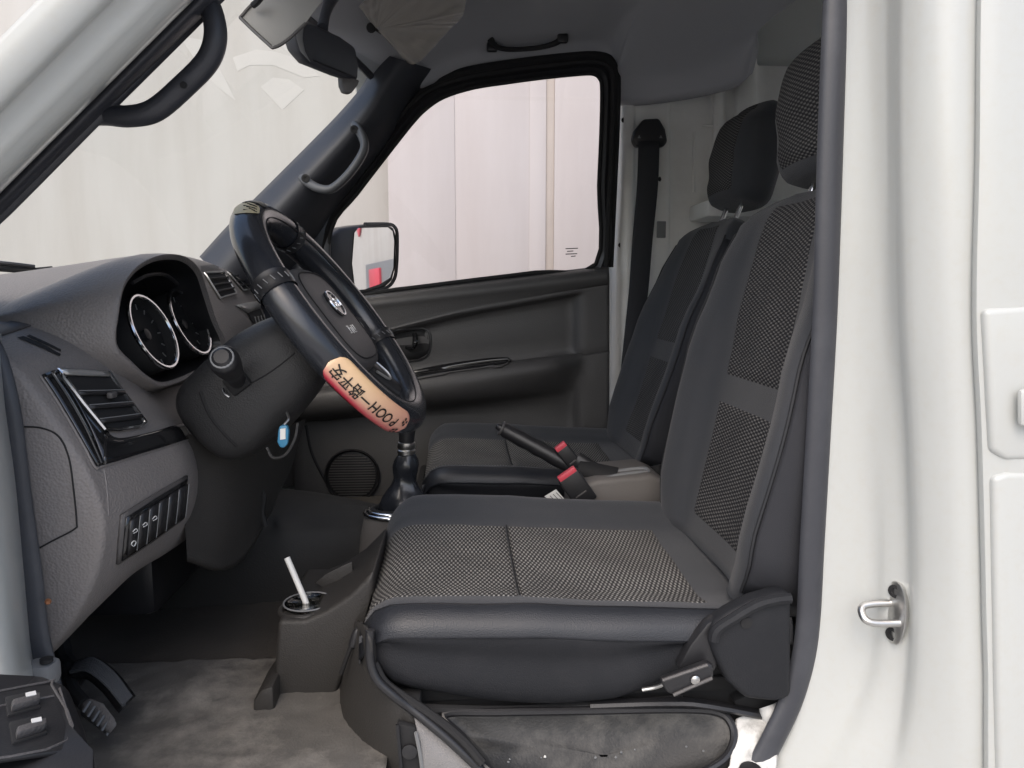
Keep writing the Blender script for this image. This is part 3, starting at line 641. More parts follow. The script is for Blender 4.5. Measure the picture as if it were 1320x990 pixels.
# side vent
vent = ribbon('air_vent', QB, [(74, 480), (100, 520), (132, 556)], [(136, 483), (160, 515), (183, 547)], MATTE, db, na=4, nb=4, off=.003)
line_on('vent_bezel', QB, [(72, 479), (136, 482), (184, 546), (178, 551), (150, 556), (132, 555), (104, 521)], .0026, CHROME, vent, off=.005, closed=True, smooth=False)
ribbon('vent_top_bar', QB, [(72, 479), (104, 480), (134, 482)], [(80, 486), (108, 487), (138, 488)], SILVER, vent, na=3, nb=2, off=.006, thick=.003)
for k in range(1, 4):
    t = .12+k*.24
    a = (74+58*t, 480+76*t); b = (137+46*t, 483+64*t)
    ribbon('vent_slat', QB, [a, ((a[0]+b[0])/2, (a[1]+b[1])/2), b], [(a[0]+3, a[1]+5), ((a[0]+b[0])/2+3, (a[1]+b[1])/2+5), (b[0]+3, b[1]+5)], BLACK, vent, na=3, nb=1, off=.007, thick=.003)
    line_on('slat_edge', QB, [a, b], .0007, LGREY, vent, off=.0085, smooth=False)
box('vent_tab', hit(QB, 136, 514, .011), (.008, .016, .008), DASHD, vent, bev=.002)
# crease between the end face and the driver's face
line_on('corner_scuff', QB, [(134, 604), (138, 630), (140, 664)], .0009, DASH, db, off=-.0002)
# switch bank
ribbon('switch_bezel', QB, [(154, 664), (196, 638), (239, 613)], [(149, 727), (190, 700), (234, 668)], DASHD, db, na=4, nb=4, off=.002, thick=.004)
sb_ = ribbon('switch_bank', QB, [(158, 667), (196, 643), (237, 618)], [(153, 721), (190, 696), (231, 666)], GLOSS, db, na=4, nb=4, off=.005, thick=.002)
for k in range(6):
    t0 = (k+.08)/6; t1 = (k+.92)/6
    T = lambda t, v: (160+76*t+(155-160+(-0)*t)*v, 668-48*t+(51-3*t)*v)
    p = [T(t0, .08), T(t1, .08), T(t0, .9), T(t1, .9)]
    sw = ribbon('dash_switch', QB, [p[0], p[1]], [p[2], p[3]], BLACK, sb_, na=2, nb=3, off=.008, thick=.004, smoothA=False)
    line_on('switch_edge', QB, [p[1], p[3]], .0006, LGREY, sb_, off=.0105, smooth=False)
    if k < 3:
        c_ = T((t0+t1)/2, .35); line_on('switch_symbol', QB, [(c_[0]-3, c_[1]+2), (c_[0]+1, c_[1]-2), (c_[0]+3, c_[1]+1), (c_[0]-2, c_[1]+4)], .0006, WHITEP, sb_, off=.0105, sub=3)
        if k == 0:
            c_ = T((t0+t1)/2, .68); line_on('switch_symbol', QB, [(c_[0]-3, c_[1]), (c_[0], c_[1]-4), (c_[0]+3, c_[1]-2), (c_[0], c_[1]+3)], .0006, WHITEP, sb_, off=.0105, sub=3, closed=True)
# instrument hood
lip = [(143, 446, 1.050), (146, 402, 1.055), (154, 366, 1.075), (174, 341, 1.12), (204, 328, 1.19), (234, 330, 1.28), (254, 347, 1.345), (265, 378, 1.38), (276, 412, 1.40), (290, 447, 1.42), (278, 468, 1.37), (248, 486, 1.27), (210, 500, 1.17), (188, 492, 1.12), (165, 472, 1.075)]
cen = V((0, 0, 0))
LP = [W(*q) for q in lip]
for p in LP: cen += p/len(LP)
cen_in = cen+V((-.06, 0, 0))
def ins(p, k, dx): 
    q = p.lerp(cen, k); q.x += dx; return q
back = []
for i, p in enumerate(LP):
    q = p.copy(); top = 1 if i <= 9 else 0
    d = (p-cen); q += d*(.16 if i in (0, 1, 2) else .04 if i < 8 else .05); q.x += (-.17 if top else -.05); q.z += (-.055 if 2 <= i <= 6 else -.02)
    back.append(q)
rows = [back, [p+(p-cen)*.05+V((-.05 if i < 10 else -.02, 0, -.010 if 2 <= i <= 6 else 0)) for i, p in enumerate(LP)], LP, [ins(p, .035, .004) for p in LP], [ins(p, .085, .0) for p in LP]]
g = [crom(r, 5, True) for r in rows]; nn = len(g[0])
g = [[crom([g[i][j] for i in range(len(g))], 3)[k] for j in range(nn)] for k in range((len(g)-1)*3+1)]
hood = obj('instrument_hood', grid_mesh(g, closed_c=True), DASH, db, 70)
rows = [[ins(p, .085, .0) for p in LP], [ins(p, .10, -.012) for p in LP], [ins(p, .12, -.060) for p in LP], [ins(p, .17, -.085) for p in LP], [ins(p, .6, -.088) for p in LP], [ins(p, .97, -.088) for p in LP]]
g = [crom(r, 5, True) for r in rows]
clus = obj('instrument_panel', grid_mesh(g, closed_c=True), BLACK, db, 50)
tl = RAD(22); gn = V((math.cos(tl), -.06, math.sin(tl))).normalized()
for px, py, X in ((197, 428, -.466), (244, 415, -.462)):
    d = ray(px, py); p = V((0, 0, CAMZ))+d*(X/d.x)
    gauge = lathe('gauge', [(.060, -.07), (.060, .0), (.0575, .001), (.056, -.004), (.055, -.014), (.0005, -.015)], p, gn, MATTE, clus, n=40)
    u = gn.cross(V((0, 1, 0))).normalized(); s = gn.cross(u)
    obj('gauge_ring', tube_mesh([p+gn*.001+(u*math.cos(a)+s*math.sin(a))*.0585 for a in [k*2*PI/48 for k in range(48)]], .0036, 8, True), CHROME, clus)
    hub = lathe('needle_hub', [(.009, -.014), (.009, -.008), (.0005, -.006)], p, gn, BLACK, clus, n=14)
    for k in range(11):
        a = RAD(-30+k*24); dv = (u*math.cos(a+PI)+s*math.sin(a+PI))
        box('dial_tick', p+gn*-.0135+dv*.048, (.009, .0016, .001), SILVER, clus, bev=0, xd=dv, zd=gn)
# brow inside the hood
tube('brow', [ins(p, .30, -.02)+V((0, 0, .0)) for p in LP[3:7]], .003, BLACK, clus, sub=5, n=6)
# centre vents
for A, B, n_ in (([(262, 353), (272, 369), (282, 385)], [(287, 352), (296, 366), (303, 379)], 4), ([(292, 352), (302, 364), (312, 375)], [(309, 351), (319, 362), (328, 373)], 4)):
    v_ = ribbon('air_vent', QB, A, B, MATTE, db, na=3, nb=3, off=.003)
    line_on('vent_bezel', QB, [A[0], B[0], B[2], A[2]], .0022, SILVER, v_, off=.004, closed=True, smooth=False)
    for k in range(1, n_):
        t = k/n_; a = (A[0][0]+(A[2][0]-A[0][0])*t, A[0][1]+(A[2][1]-A[0][1])*t); b = (B[0][0]+(B[2][0]-B[0][0])*t, B[0][1]+(B[2][1]-B[0][1])*t)
        line_on('vent_slat', QB, [a, b], .0024, BLACK, v_, off=.006, smooth=False)
ribbon('vent_recess', QB, [(258, 343), (290, 341), (318, 348), (338, 368)], [(259, 350), (289, 347), (314, 353), (332, 372)], DASHD, db, na=4, nb=2, off=.001)
# radio bezel and hazard switch area
ribbon('radio_sheen', QB, [(303, 394), (322, 390), (345, 388)], [(318, 404), (334, 398), (350, 396)], SILVER, db, na=3, nb=2, off=.003, thick=.003)  # silver strip paints the bright reflection along the radio's top
rr_ = ribbon('radio_slot', QB, [(318, 404), (334, 398), (352, 396)], [(325, 417), (340, 412), (354, 408)], MATTE, db, na=3, nb=2, off=.003)
for k in range(6):
    x = 326+k*4; line_on('slot_rib', QB, [(x, 409-k*.9), (x+2, 417-k*1.3)], .0012, LGREY, rr_, off=.005, smooth=False)
# knee panel slot by the column
box('dash_slot', hit(QB, 241, 508, .0), (.006, .020, .005), MATTE, db, bev=.001, xd=(1, 0, 0), zd=(0, .4, 1))
rows = [[W(*q) for q in r] for r in (((228, 560, 1.14), (290, 560, 1.23), (340, 560, 1.35), (394, 540, 1.50)), ((236, 650, 1.125), (290, 655, 1.20), (335, 632, 1.33), (376, 602, 1.47)), ((240, 700, 1.115), (286, 716, 1.19), (322, 694, 1.29), (360, 634, 1.42)), ((241, 722, 1.12), (285, 735, 1.20), (319, 714, 1.29), (354, 650, 1.42)), ((241, 724, 1.22), (285, 735, 1.30), (319, 714, 1.40), (354, 652, 1.54)))]
patch('knee_panel', rows, FAIR, db, sr=5, sc=5, sharp=60)
# dark boxes under the dash
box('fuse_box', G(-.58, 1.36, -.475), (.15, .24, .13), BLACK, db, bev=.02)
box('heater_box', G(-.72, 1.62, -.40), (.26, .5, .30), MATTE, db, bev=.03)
tube('wire', [W(334, 628, 1.35), W(340, 640, 1.34), W(338, 660, 1.34), W(342, 678, 1.34)], .005, MATTE, db, sub=5, n=7)

# ------------------------------------------------------------------ pedals
pe = thing('accelerator_pedal', 'ribbed long accelerator pedal on the footwell floor', 'pedal', W(130, 890, 1.1))
A = [(100, 858), (120, 852), (146, 870), (170, 902)]; B = [(90, 872), (112, 870), (136, 888), (158, 914)]
rows = [[W(x, y, Y) for (x, y), Y in zip(A, (1.10, 1.09, 1.07, 1.05))], [W(x, y, Y) for (x, y), Y in zip(B, (1.06, 1.05, 1.03, 1.01))]]
g = smooth_grid(rows, 6, 6); o = obj('pad', grid_mesh(g), BLACK, pe); m = o.modifiers.new('t', 'SOLIDIFY'); m.thickness = .014; m.offset = 0
for k in range(7):
    t = .08+k*.14; obj('rib', tube_mesh(crom([r0.lerp(r1, t)+V((.004, -.008, .009)) for r0, r1 in zip(rows[0], rows[1])], 4), .0024, 6), HANDLEG, pe)
tube('arm', [W(100, 866, 1.09), W(85, 850, 1.13), W(78, 820, 1.16)], .012, MATTE, pe, sub=4, n=8)
pe2 = thing('brake_pedal', 'rubber-padded brake pedal behind the open door armrest', 'pedal', W(130, 920, 1.0))
C = [(106, 906), (116, 899), (134, 906), (148, 925), (152, 934), (142, 946), (124, 932), (108, 920)]
prism('pad', [W(x, y, .99-.0006*(y-900)) for x, y in C], (-.012, .015, -.012), DASHD, pe2, bev=.003)
for k in range(6):
    x, y = 116+k*6, 904+k*6.0
    tube('rib', [W(x, y, .975), W(x-9, y+14, .965)], .0022, HANDLEG, pe2, sub=2, n=6)
tube('arm', [W(110, 908, 1.0), W(95, 890, 1.04), W(86, 860, 1.1)], .009, MATTE, pe2, sub=4, n=8)

# ------------------------------------------------------------------ steering column
WC = G(-.190, 1.185, -.042); wt_, wy_ = RAD(36.5), RAD(-4.5)
Mz = Matrix.Rotation(wy_, 3, 'Z')
WN = Mz @ V((math.cos(wt_), 0, math.sin(wt_))); E1 = Mz @ V((0, 1, 0)); E2 = Mz @ V((-math.sin(wt_), 0, math.cos(wt_)))
sc = thing('steering_column', 'dark grey steering column shroud with indicator stalk', 'steering column', WC-WN*.30)
rings = []
for d, a, tp, bt in ((.275, .040, .025, .045), (.262, .060, .045, .075), (.24, .070, .058, .090), (.20, .074, .064, .094), (.14, .072, .068, .085), (.09, .064, .062, .072), (.06, .052, .052, .058), (.05, .040, .040, .045)):
    c = WC-WN*d; r = []
    for k in range(28):
        t = 2*PI*k/28; cx = math.copysign(abs(math.cos(t))**.65, math.cos(t)); cy = math.copysign(abs(math.sin(t))**.65, math.sin(t))
        r.append(c+E1*(a*cx)+E2*((tp if cy > 0 else bt)*cy))
    rings.append(r)
rs = [[crom([rg[k] for rg in rings], 4)[i] for k in range(28)] for i in range((len(rings)-1)*4+1)]
COLM = mk('column_plastic', (.026, .026, .027), .5, grain=.4, gscale=420, bump='VORONOI', var=.08)
shroud = obj('shroud', loft_mesh(rs), COLM, sc, 50); KB = bvh_of(shroud)
line_on('shroud_seam', KB, [(300, 505), (335, 488), (362, 470), (380, 455)], .0012, MATTE, sc, off=0)
line_on('shroud_gap', KB, [(258, 505), (270, 535), (290, 560), (305, 575)], .0025, MATTE, sc, off=0)
p0 = hit(KB, 306, 492, -.004); p1 = W(287, 462, 1.035)
box('stalk_socket', p0, (.034, .02, .030), MATTE, sc, bev=.004, xd=WN)
sk_ = tube('indicator_stalk', [p0, p0.lerp(p1, .35), p0.lerp(p1, .6), p0.lerp(p1, .9), p1, p1+(p1-p0)*.08], [.012, .014, .018, .0205, .0185, .010], BLACK, sc, sub=4, n=16)
ax = (p1-p0).normalized(); lathe('stalk_cap', [(.0165, 0), (.0155, .0035), (.010, .005), (.0005, .006)], p1+ax*.001, ax, LGREY, sk_, n=18)
tube('stalk_clip', [hit(KB, 290, 500, .008), hit(KB, 293, 506, .010), hit(KB, 298, 510, .008)], .002, CHROME, sc, sub=4, n=6)
ig = W(352, 570, 1.115)
tube('ignition_rim', [W(344, 577, 1.12), W(352, 590, 1.115), W(368, 586, 1.11), W(380, 566, 1.11), W(384, 545, 1.115)], .0022, COLM, sc, sub=6, n=8)
ky = thing('key_fob', 'blue key fob with white sticker hanging under the steering column', 'key fob', W(364, 578, 1.10))
kb = obj('fob_body', prism_mesh([W(x, y, 1.10) for x, y in ((358, 556), (360, 549), (370, 548), (372, 556), (371, 572), (366, 578), (360, 577), (357, 570))], V((0, .010, 0)), bev=.003), BLUE, ky)
prism('sticker', [W(x, y, 1.0985) for x, y in ((361, 553), (368, 552), (368, 566), (361, 567))], (0, .001, 0), WHITEP, kb)
tube('key_ring', [W(366, 548, 1.103), W(372, 540, 1.11), W(370, 532, 1.12)], .002, STEEL, ky, sub=4, n=6)

# ------------------------------------------------------------------ steering wheel
sw = thing('steering_wheel', 'black leather-covered steering wheel with slogan sleeve on rim', 'steering wheel', WC-WN*.05)
RR, rr = .187, .0245
def tor(ph, te, r=rr): 
    d = E1*math.cos(ph)+E2*math.sin(ph); return WC+d*(RR+r*math.cos(te))+WN*(r*math.sin(te))
g = [[tor(2*PI*i/120, 2*PI*k/24) for k in range(24)] for i in range(120)]
rim = obj('rim', grid_mesh(g, closed_c=True, closed_r=True, flip=True), LEATH, sw, 0)
def rimpatch(name, ph0, ph1, te0, te1, r, mat, par, n1=24, n2=8, pill=True):
    gg = []
    for i in range(n1+1):
        t = i/n1; ph = ph0+(ph1-ph0)*t; k = 1.0
        if pill:
            e = min(t, 1-t)*abs(ph1-ph0)*RR; hw = abs(te1-te0)*r/2
            k = math.sqrt(max(.0, 1-max(0, 1-e/hw)**2))*.98+.02
        tm = (te0+te1)/2; gg.append([tor(ph, tm+(te1-te0)/2*k*(2*j/n2-1), r) for j in range(n2+1)])
    return obj(name, grid_mesh(gg), mat, par, 0)
for ph in (162, 60, -18):
    for k, (w_, r_) in enumerate(((.020, rr+.0010),)):
        obj('stitched_band', grid_mesh([[tor(RAD(ph)+w_*(i-3), 2*PI*k2/24, r_+(.0012 if i in (0, 6) else .0)) for k2 in range(24)] for i in range(7)], closed_c=True), BLACK, sw, 0)
    for k2 in range(16):
        te = 2*PI*k2/16; obj('stitch', tube_mesh([tor(RAD(ph)-.02, te, rr+.0022), tor(RAD(ph)+.02, te+.1, rr+.0022)], .0007, 5), LGREY, sw)
tube('seam', [tor(2*PI*i/90, RAD(125), rr+.0004) for i in range(90)], .0009, MATTE, sw, sub=1, n=6, closed=True)
RB = bvh_of(rim)
def inv(p):
    d = p-WC; n = d.dot(WN); a, b = d.dot(E1), d.dot(E2); return (math.atan2(b, a) % (2*PI)), math.atan2(n, math.hypot(a, b)-RR)
def text_mesh(body, size=1.0):
    c = bpy.data.curves.new('txt', 'FONT'); c.body = body; c.size = size; c.align_x = 'CENTER'; c.align_y = 'CENTER'; c.resolution_u = 3; c.offset = size*.012
    o = bpy.data.objects.new('txt', c); COL.objects.link(o); dg = bpy.context.evaluated_depsgraph_get()
    me = bpy.data.meshes.new_from_object(o.evaluated_get(dg)); bpy.data.objects.remove(o); bpy.data.curves.remove(c); return me
# printed sleeve on the rim: pale yellow fading to red
sl_m = bpy.data.materials.new('slogan_sleeve'); sl_m.use_nodes = True; t = sl_m.node_tree; n = t.nodes; p = n['Principled BSDF']; p.inputs['Roughness'].default_value = .35
uvn = n.new('ShaderNodeUVMap'); sx = n.new('ShaderNodeSeparateXYZ'); t.links.new(uvn.outputs[0], sx.inputs[0])
r1 = n.new('ShaderNodeValToRGB'); cr = r1.color_ramp; cr.elements[0].position = .0; cr.elements[0].color = (.40, .02, .04, 1)
cr.elements[1].position = 1.0; cr.elements[1].color = (.74, .50, .28, 1)
for pos, c in ((.12, (.50, .05, .08, 1)), (.24, (.66, .28, .22, 1)), (.42, (.75, .53, .35, 1))):
    e = cr.elements.new(pos); e.color = c
t.links.new(sx.outputs[1], r1.inputs['Fac'])
mx = n.new('ShaderNodeMix'); mx.data_type = 'RGBA'; mx.inputs['B'].default_value = (.66, .25, .22, 1)
r2 = n.new('ShaderNodeMapRange'); r2.inputs['From Min'].default_value = .35; r2.inputs['From Max'].default_value = 1.0; r2.inputs['To Max'].default_value = .7
t.links.new(sx.outputs[0], r2.inputs['Value']); t.links.new(r2.outputs[0], mx.inputs['Factor']); t.links.new(r1.outputs['Color'], mx.inputs['A']); t.links.new(mx.outputs['Result'], p.inputs['Base Color'])
pA = hit(RB, 424, 474); pB = hit(RB, 522, 541); pM = hit(RB, 470, 512)
fa, fb, fm = inv(pA), inv(pB), inv(pM)
ph0, ph1 = fa[0]-.03, fb[0]+.04; tec = lambda ph: fm[1]
te_c, te_h = fm[1], .80
n1, n2 = 40, 12; gg = []; uvs = []
for i in range(n1+1):
    tt = i/n1; ph = ph0+(ph1-ph0)*tt; e = min(tt, 1-tt)*(ph1-ph0)*RR; k = math.sqrt(max(0, 1-max(0, 1-e/.018)**2))*.98+.02
    gg.append([tor(ph, te_c+te_h*k*(2*j/n2-1), rr+.0022) for j in range(n2+1)]); uvs += [(tt, .5+k*(j/n2-.5)) for j in range(n2+1)]
me = grid_mesh(gg); l = me.uv_layers.new(name='UVMap')
for lp in me.loops: l.data[lp.index].uv = uvs[lp.vertex_index]
slv = obj('slogan_sleeve', me, sl_m, sw, 0); md = slv.modifiers.new('t', 'SOLIDIFY'); md.thickness = .002; md.offset = -1
Ltot = (ph1-ph0)*RR
def rim_text(body, u, size, v=0.0, name='lettering', spin=0.0):
    me = text_mesh(body, size)
    bm = bmesh.new(); bm.from_mesh(me); bmesh.ops.triangulate(bm, faces=bm.faces)
    for _ in range(3):
        le = [e for e in bm.edges if e.calc_length() > .0025]
        if le: bmesh.ops.subdivide_edges(bm, edges=le, cuts=1); bmesh.ops.triangulate(bm, faces=bm.faces)
    bm.to_mesh(me); bm.free()
    for vt in me.vertices:
        x, y = vt.co.x, vt.co.y; x, y = x*math.cos(spin)-y*math.sin(spin), x*math.sin(spin)+y*math.cos(spin)
        ph = ph1-(ph1-ph0)*u-x/RR*.95; te = te_c+v-y/rr; q = tor(ph, te, rr+.0056); vt.co = q
    return obj(name, me, INK, slv, 0)
for ch, u, s in (('P', .205, .0185), ('O', .30, .0185), ('O', .39, .0185), ('H', .48, .0185), ('一', .585, .0175), ('路', .695, .0175), ('平', .80, .0175), ('安', .905, .0175)):
    rim_text(ch, u, s)
for u, v, sp_ in ((.085, .25, .3), (.10, -.42, 1.2)):      # little four-petal paw marks
    for k in range(4):
        a = k*PI/2+sp_; gm_ = []
        c0 = (math.cos(a)*.0036, math.sin(a)*.0036); pts = []
        for j in range(10):
            b = 2*PI*j/10; x, y = c0[0]+math.cos(b)*.0020, c0[1]+math.sin(b)*.0020
            pts.append(tor(ph1-(ph1-ph0)*u-x/RR, te_c+v-y/rr, rr+.0056))
        obj('petal', mesh(pts, [tuple(range(10))]), INK, slv, 0)
# pale worn logo on top of the rim
lg = rimpatch('rim_logo', RAD(108), RAD(124), RAD(-5), RAD(80), rr+.0012, BEIGE, sw, 12, 6, pill=True)
for k in range(7):
    ph = RAD(110+k*1.8); tube('logo_stroke', [tor(ph, RAD(30+8*(k % 3)), rr+.0018), tor(ph+RAD(1.5*(k % 2)), RAD(70-6*(k % 2)), rr+.0018)], .0008, INK, lg, sub=2, n=5)
rimpatch('rim_patch', RAD(94), RAD(106), RAD(5), RAD(90), rr+.001, BLACK, sw, 12, 6)
# hub pad, spokes and badge
def wp(a, b, h): return WC+E1*a+E2*b+WN*h
def ring(sa, sb, h, cb=0.0, e=.55, n=32):
    out = []
    for k in range(n):
        t_ = 2*PI*k/n; out.append(wp(sa*math.copysign(abs(math.cos(t_))**e, math.cos(t_)), cb+sb*math.copysign(abs(math.sin(t_))**e, math.sin(t_)), h))
    return out
hubm = loft_mesh([ring(.055, .05, -.055), ring(.085, .08, -.045), ring(.100, .090, -.03), ring(.104, .094, -.010), ring(.100, .090, .003), ring(.088, .080, .0085), ring(.05, .045, .010), ring(.01, .01, .011)])
hub = obj('hub_pad', hubm, DASHD, sw, 60)
tube('pad_groove', ring(.088, .080, .0088), .0013, MATTE, hub, sub=1, n=6, closed=True)
bd = obj('badge', loft_mesh([[wp(math.cos(a)*r*.024, .018+math.sin(a)*r*.021, h) for a in [k*2*PI/28 for k in range(28)]] for r, h in ((1.1, .006), (1.1, .0135), (.95, .0145), (.02, .0145))]), GLOSS, hub, 40)
tube('badge_ring', [wp(math.cos(a)*.025, .018+math.sin(a)*.022, .0145) for a in [k*2*PI/28 for k in range(28)]], .0018, CHROME, bd, sub=1, n=6, closed=True)
for dx, dy in ((0, .006), (-.007, -.005), (.007, -.005), (0, -.001)):
    box('emblem_bar', wp(dx, .018+dy, .0155), (.010, .005, .002), CHROME, bd, bev=.0008, xd=E1, zd=WN)
for k, (dx, dy, a_, b_) in enumerate(((-.018, -.022, .012, .002), (-.018, -.028, .002, .011), (-.018, -.034, .012, .002), (-.006, -.026, .010, .002), (-.004, -.030, .002, .012), (.006, -.022, .011, .002), (.006, -.028, .002, .012), (.012, -.034, .010, .002), (.018, -.026, .002, .010))):
    box('letter_stroke', wp(dx, dy, .0105), (a_, b_, .0016), SILVER, hub, bev=.0004, xd=E1, zd=WN)
for ang, w0, w1 in ((-8, .030, .022), (188, .030, .022), (-62, .024, .018), (242, .024, .018)):
    a = RAD(ang); d = E1*math.cos(a)+E2*math.sin(a); s_ = WN.cross(d)
    rg = []
    for tt, wv, h in ((.062, w0, -.018), (.10, w0*.95, -.016), (.14, w1, -.012), (.185, w1*1.25, -.004)):
        rg.append([WC+d*tt+s_*(wv*math.cos(2*PI*k/14))+WN*(h+.011*math.sin(2*PI*k/14)) for k in range(14)])
    sp_o = obj('spoke', loft_mesh(rg), BLACK, sw, 60)
    tube('spoke_trim', [WC+d*.10+s_*w0*.7+WN*-.006, WC+d*.13+s_*w1*.2+WN*.0, WC+d*.135-s_*w1*.5+WN*-.002, WC+d*.105-s_*w0*.8+WN*-.006], .0022, SILVER, sp_o, sub=4, n=6)
tube('column_shaft', [WC-WN*.045, WC-WN*.07], .03, BLACK, sw, sub=2, n=16)

# ------------------------------------------------------------------ seats
Y0 = .935
seat = thing('driver_seat', 'patterned cloth driver seat beside the open doorway', 'car seat', G(.15, Y0+.25, FZ))
def noseT(x): return max(0.0, min(1.0, (-.075-x)/.062))
def cring(x, sub=5):
    t_ = noseT(x); drop = .062*(1-math.sqrt(max(0, 1-t_*t_)))
    zc = -.384-.025*max(0, (x-.1)/.3)-drop - .006*math.sin(PI*max(0, min(1, (x+.1)/.45)))
    zb = -.512-.052*math.sin(PI*max(0, min(1, (x+.14)/.56)))+.035*t_*t_
    if x > .2: zb += .05*(x-.2)/.2
    i = .030*t_*t_
    m = (zc+zb)/2
    zn = zc-.026
    cp = [(0+i, zn-.030), (.009+i, zn-.011), (.034+i, zn), (.085+i*.5, zn-.006), (.13, zn-.010), (.25, zc-.034), (.37, zc-.026), (.415-i*.5, zc-.010), (.464-i, zc+.004), (.491-i, zc-.012), (.5-i, zc-.048), (.495-i, m), (.47-i, zb+.012), (.25, zb), (.03+i, zb+.010), (.006+i, m)]
    return crom([G(x, Y0+y, z) for y, z in cp], sub, True)
xsC = [-.1365, -.136, -.133, -.127, -.118, -.105, -.09, -.07, -.045, -.01, .03, .07, .078, .08, .082, .09, .13, .18, .23, .28, .32, .36, .40, .44]
rgs = [cring(x) for x in xsC]
cme = loft_mesh(rgs); wobble(cme, .004, 9, 0, dirv=(0, 0, 1)); wobble(cme, .0012, 40, 3, dirv=(0, 0, 1))
cush = obj('cushion', cme, SEATC, seat, 0)
CB = bvh_of(cush)
# near and far vinyl rolls along the cushion edge
def roll(sideidx):
    gg = []
    for x in [(-.134+.5*k/24) for k in range(25)]:
        r = cring(x, 8); a, b = sideidx; gg.append([r[k % len(r)]+V((0, 0, 0)) for k in range(a, b+1)])
    return gg
for a, b in ((0, 15), (72, 82)):
    gg = roll((a, b)); mid = G(.12, Y0+.25, -.45)
    for r in gg:
        for p in r:
            d = (p-V((p.x, mid.y, mid.z))).normalized(); p += d*.0022
    me = grid_mesh(gg); wobble(me, .003, 11)
    o = obj('edge_roll', me, SEATS, seat, 0); m = o.modifiers.new('t', 'SOLIDIFY'); m.thickness = .004; m.offset = -1
for a in (0, 82):
    pts = [cring(-.134+.5*k/24, 8)[a % 128] for k in range(25)]
    tube('piping', [p+V((0, -.0035 if a < 0 else .0035, 0)) for p in pts], .0022, PIPE, seat, sub=1, n=6)
for a, b in ((112, 128), (82, 96)):      # darker skirts below the piping
    gg = [[p+V((0, -.0015 if a > 100 else .0015, 0)) for p in [cring(-.130+.5*k/24, 8)[q % 128] for q in range(a, b+1)]] for k in range(25)]
    me = grid_mesh(gg); wobble(me, .004, 10, 4); o = obj('side_skirt', me, SKIRT, seat, 0); m = o.modifiers.new('t', 'SOLIDIFY'); m.thickness = .004; m.offset = 0
# two woven insert panels on the cushion with a sewn gap between
for xa, xb in ((-.136, .0785), (.0815, .345)):
    gg = []; N = 24
    for k in range(N+1):
        tk = (0, .012)[k] if k < 2 else (.988, 1.0)[k-N+1] if k > N-2 else k/N
        x = xa+(xb-xa)*tk; r = cring(x, 12)[31:74]; nr = len(r)
        gg.append([p+V((-.0015*noseT(x), 0, -.0006 if (k in (0, N) and not (k == 0 and xa < 0)) or j in (0, nr-1) else .0016)) for j, p in enumerate(r)])
    me = grid_mesh(gg, uv='metric'); wobble(me, .004, 9, 0, dirv=(0, 0, 1)); wobble(me, .0012, 40, 3, dirv=(0, 0, 1))
    o = obj('woven_panel', me, WEAVE, cush, 0)
tube('seam', [p+V((0, 0, .0026)) for p in cring(.08, 12)[32:73]], .0013, MATTE, cush, sub=1, n=6)
# rails and legs
for y in (.06, .44):
    box('rail', G(.14, Y0+y, -.545), (.50, .035, .022), MATTE, seat, bev=.004)
    for x in (-.06, .34): box('bracket', G(x, Y0+y, -.525), (.035, .022, .06), MATTE, seat, bev=.003)
SEAT_PARTS_COMMON = None
def copy_tree(o, parent=None):
    c = o.copy(); COL.objects.link(c)
    if parent: c.parent = parent; c.matrix_parent_inverse = o.matrix_parent_inverse.copy()
    for ch in list(o.children): copy_tree(ch, c)
    return c
seat2 = copy_tree(seat); seat2.name = 'passenger_seat'; seat2.location = seat.location+V((.045, .785, 0)); WORLD[seat2.name] = V(seat2.location)
tag(seat2, 'dark cloth passenger seat against the far grey door', 'car seat')
for s_ in (seat, seat2): s_['group'] = 'front seats of the van'
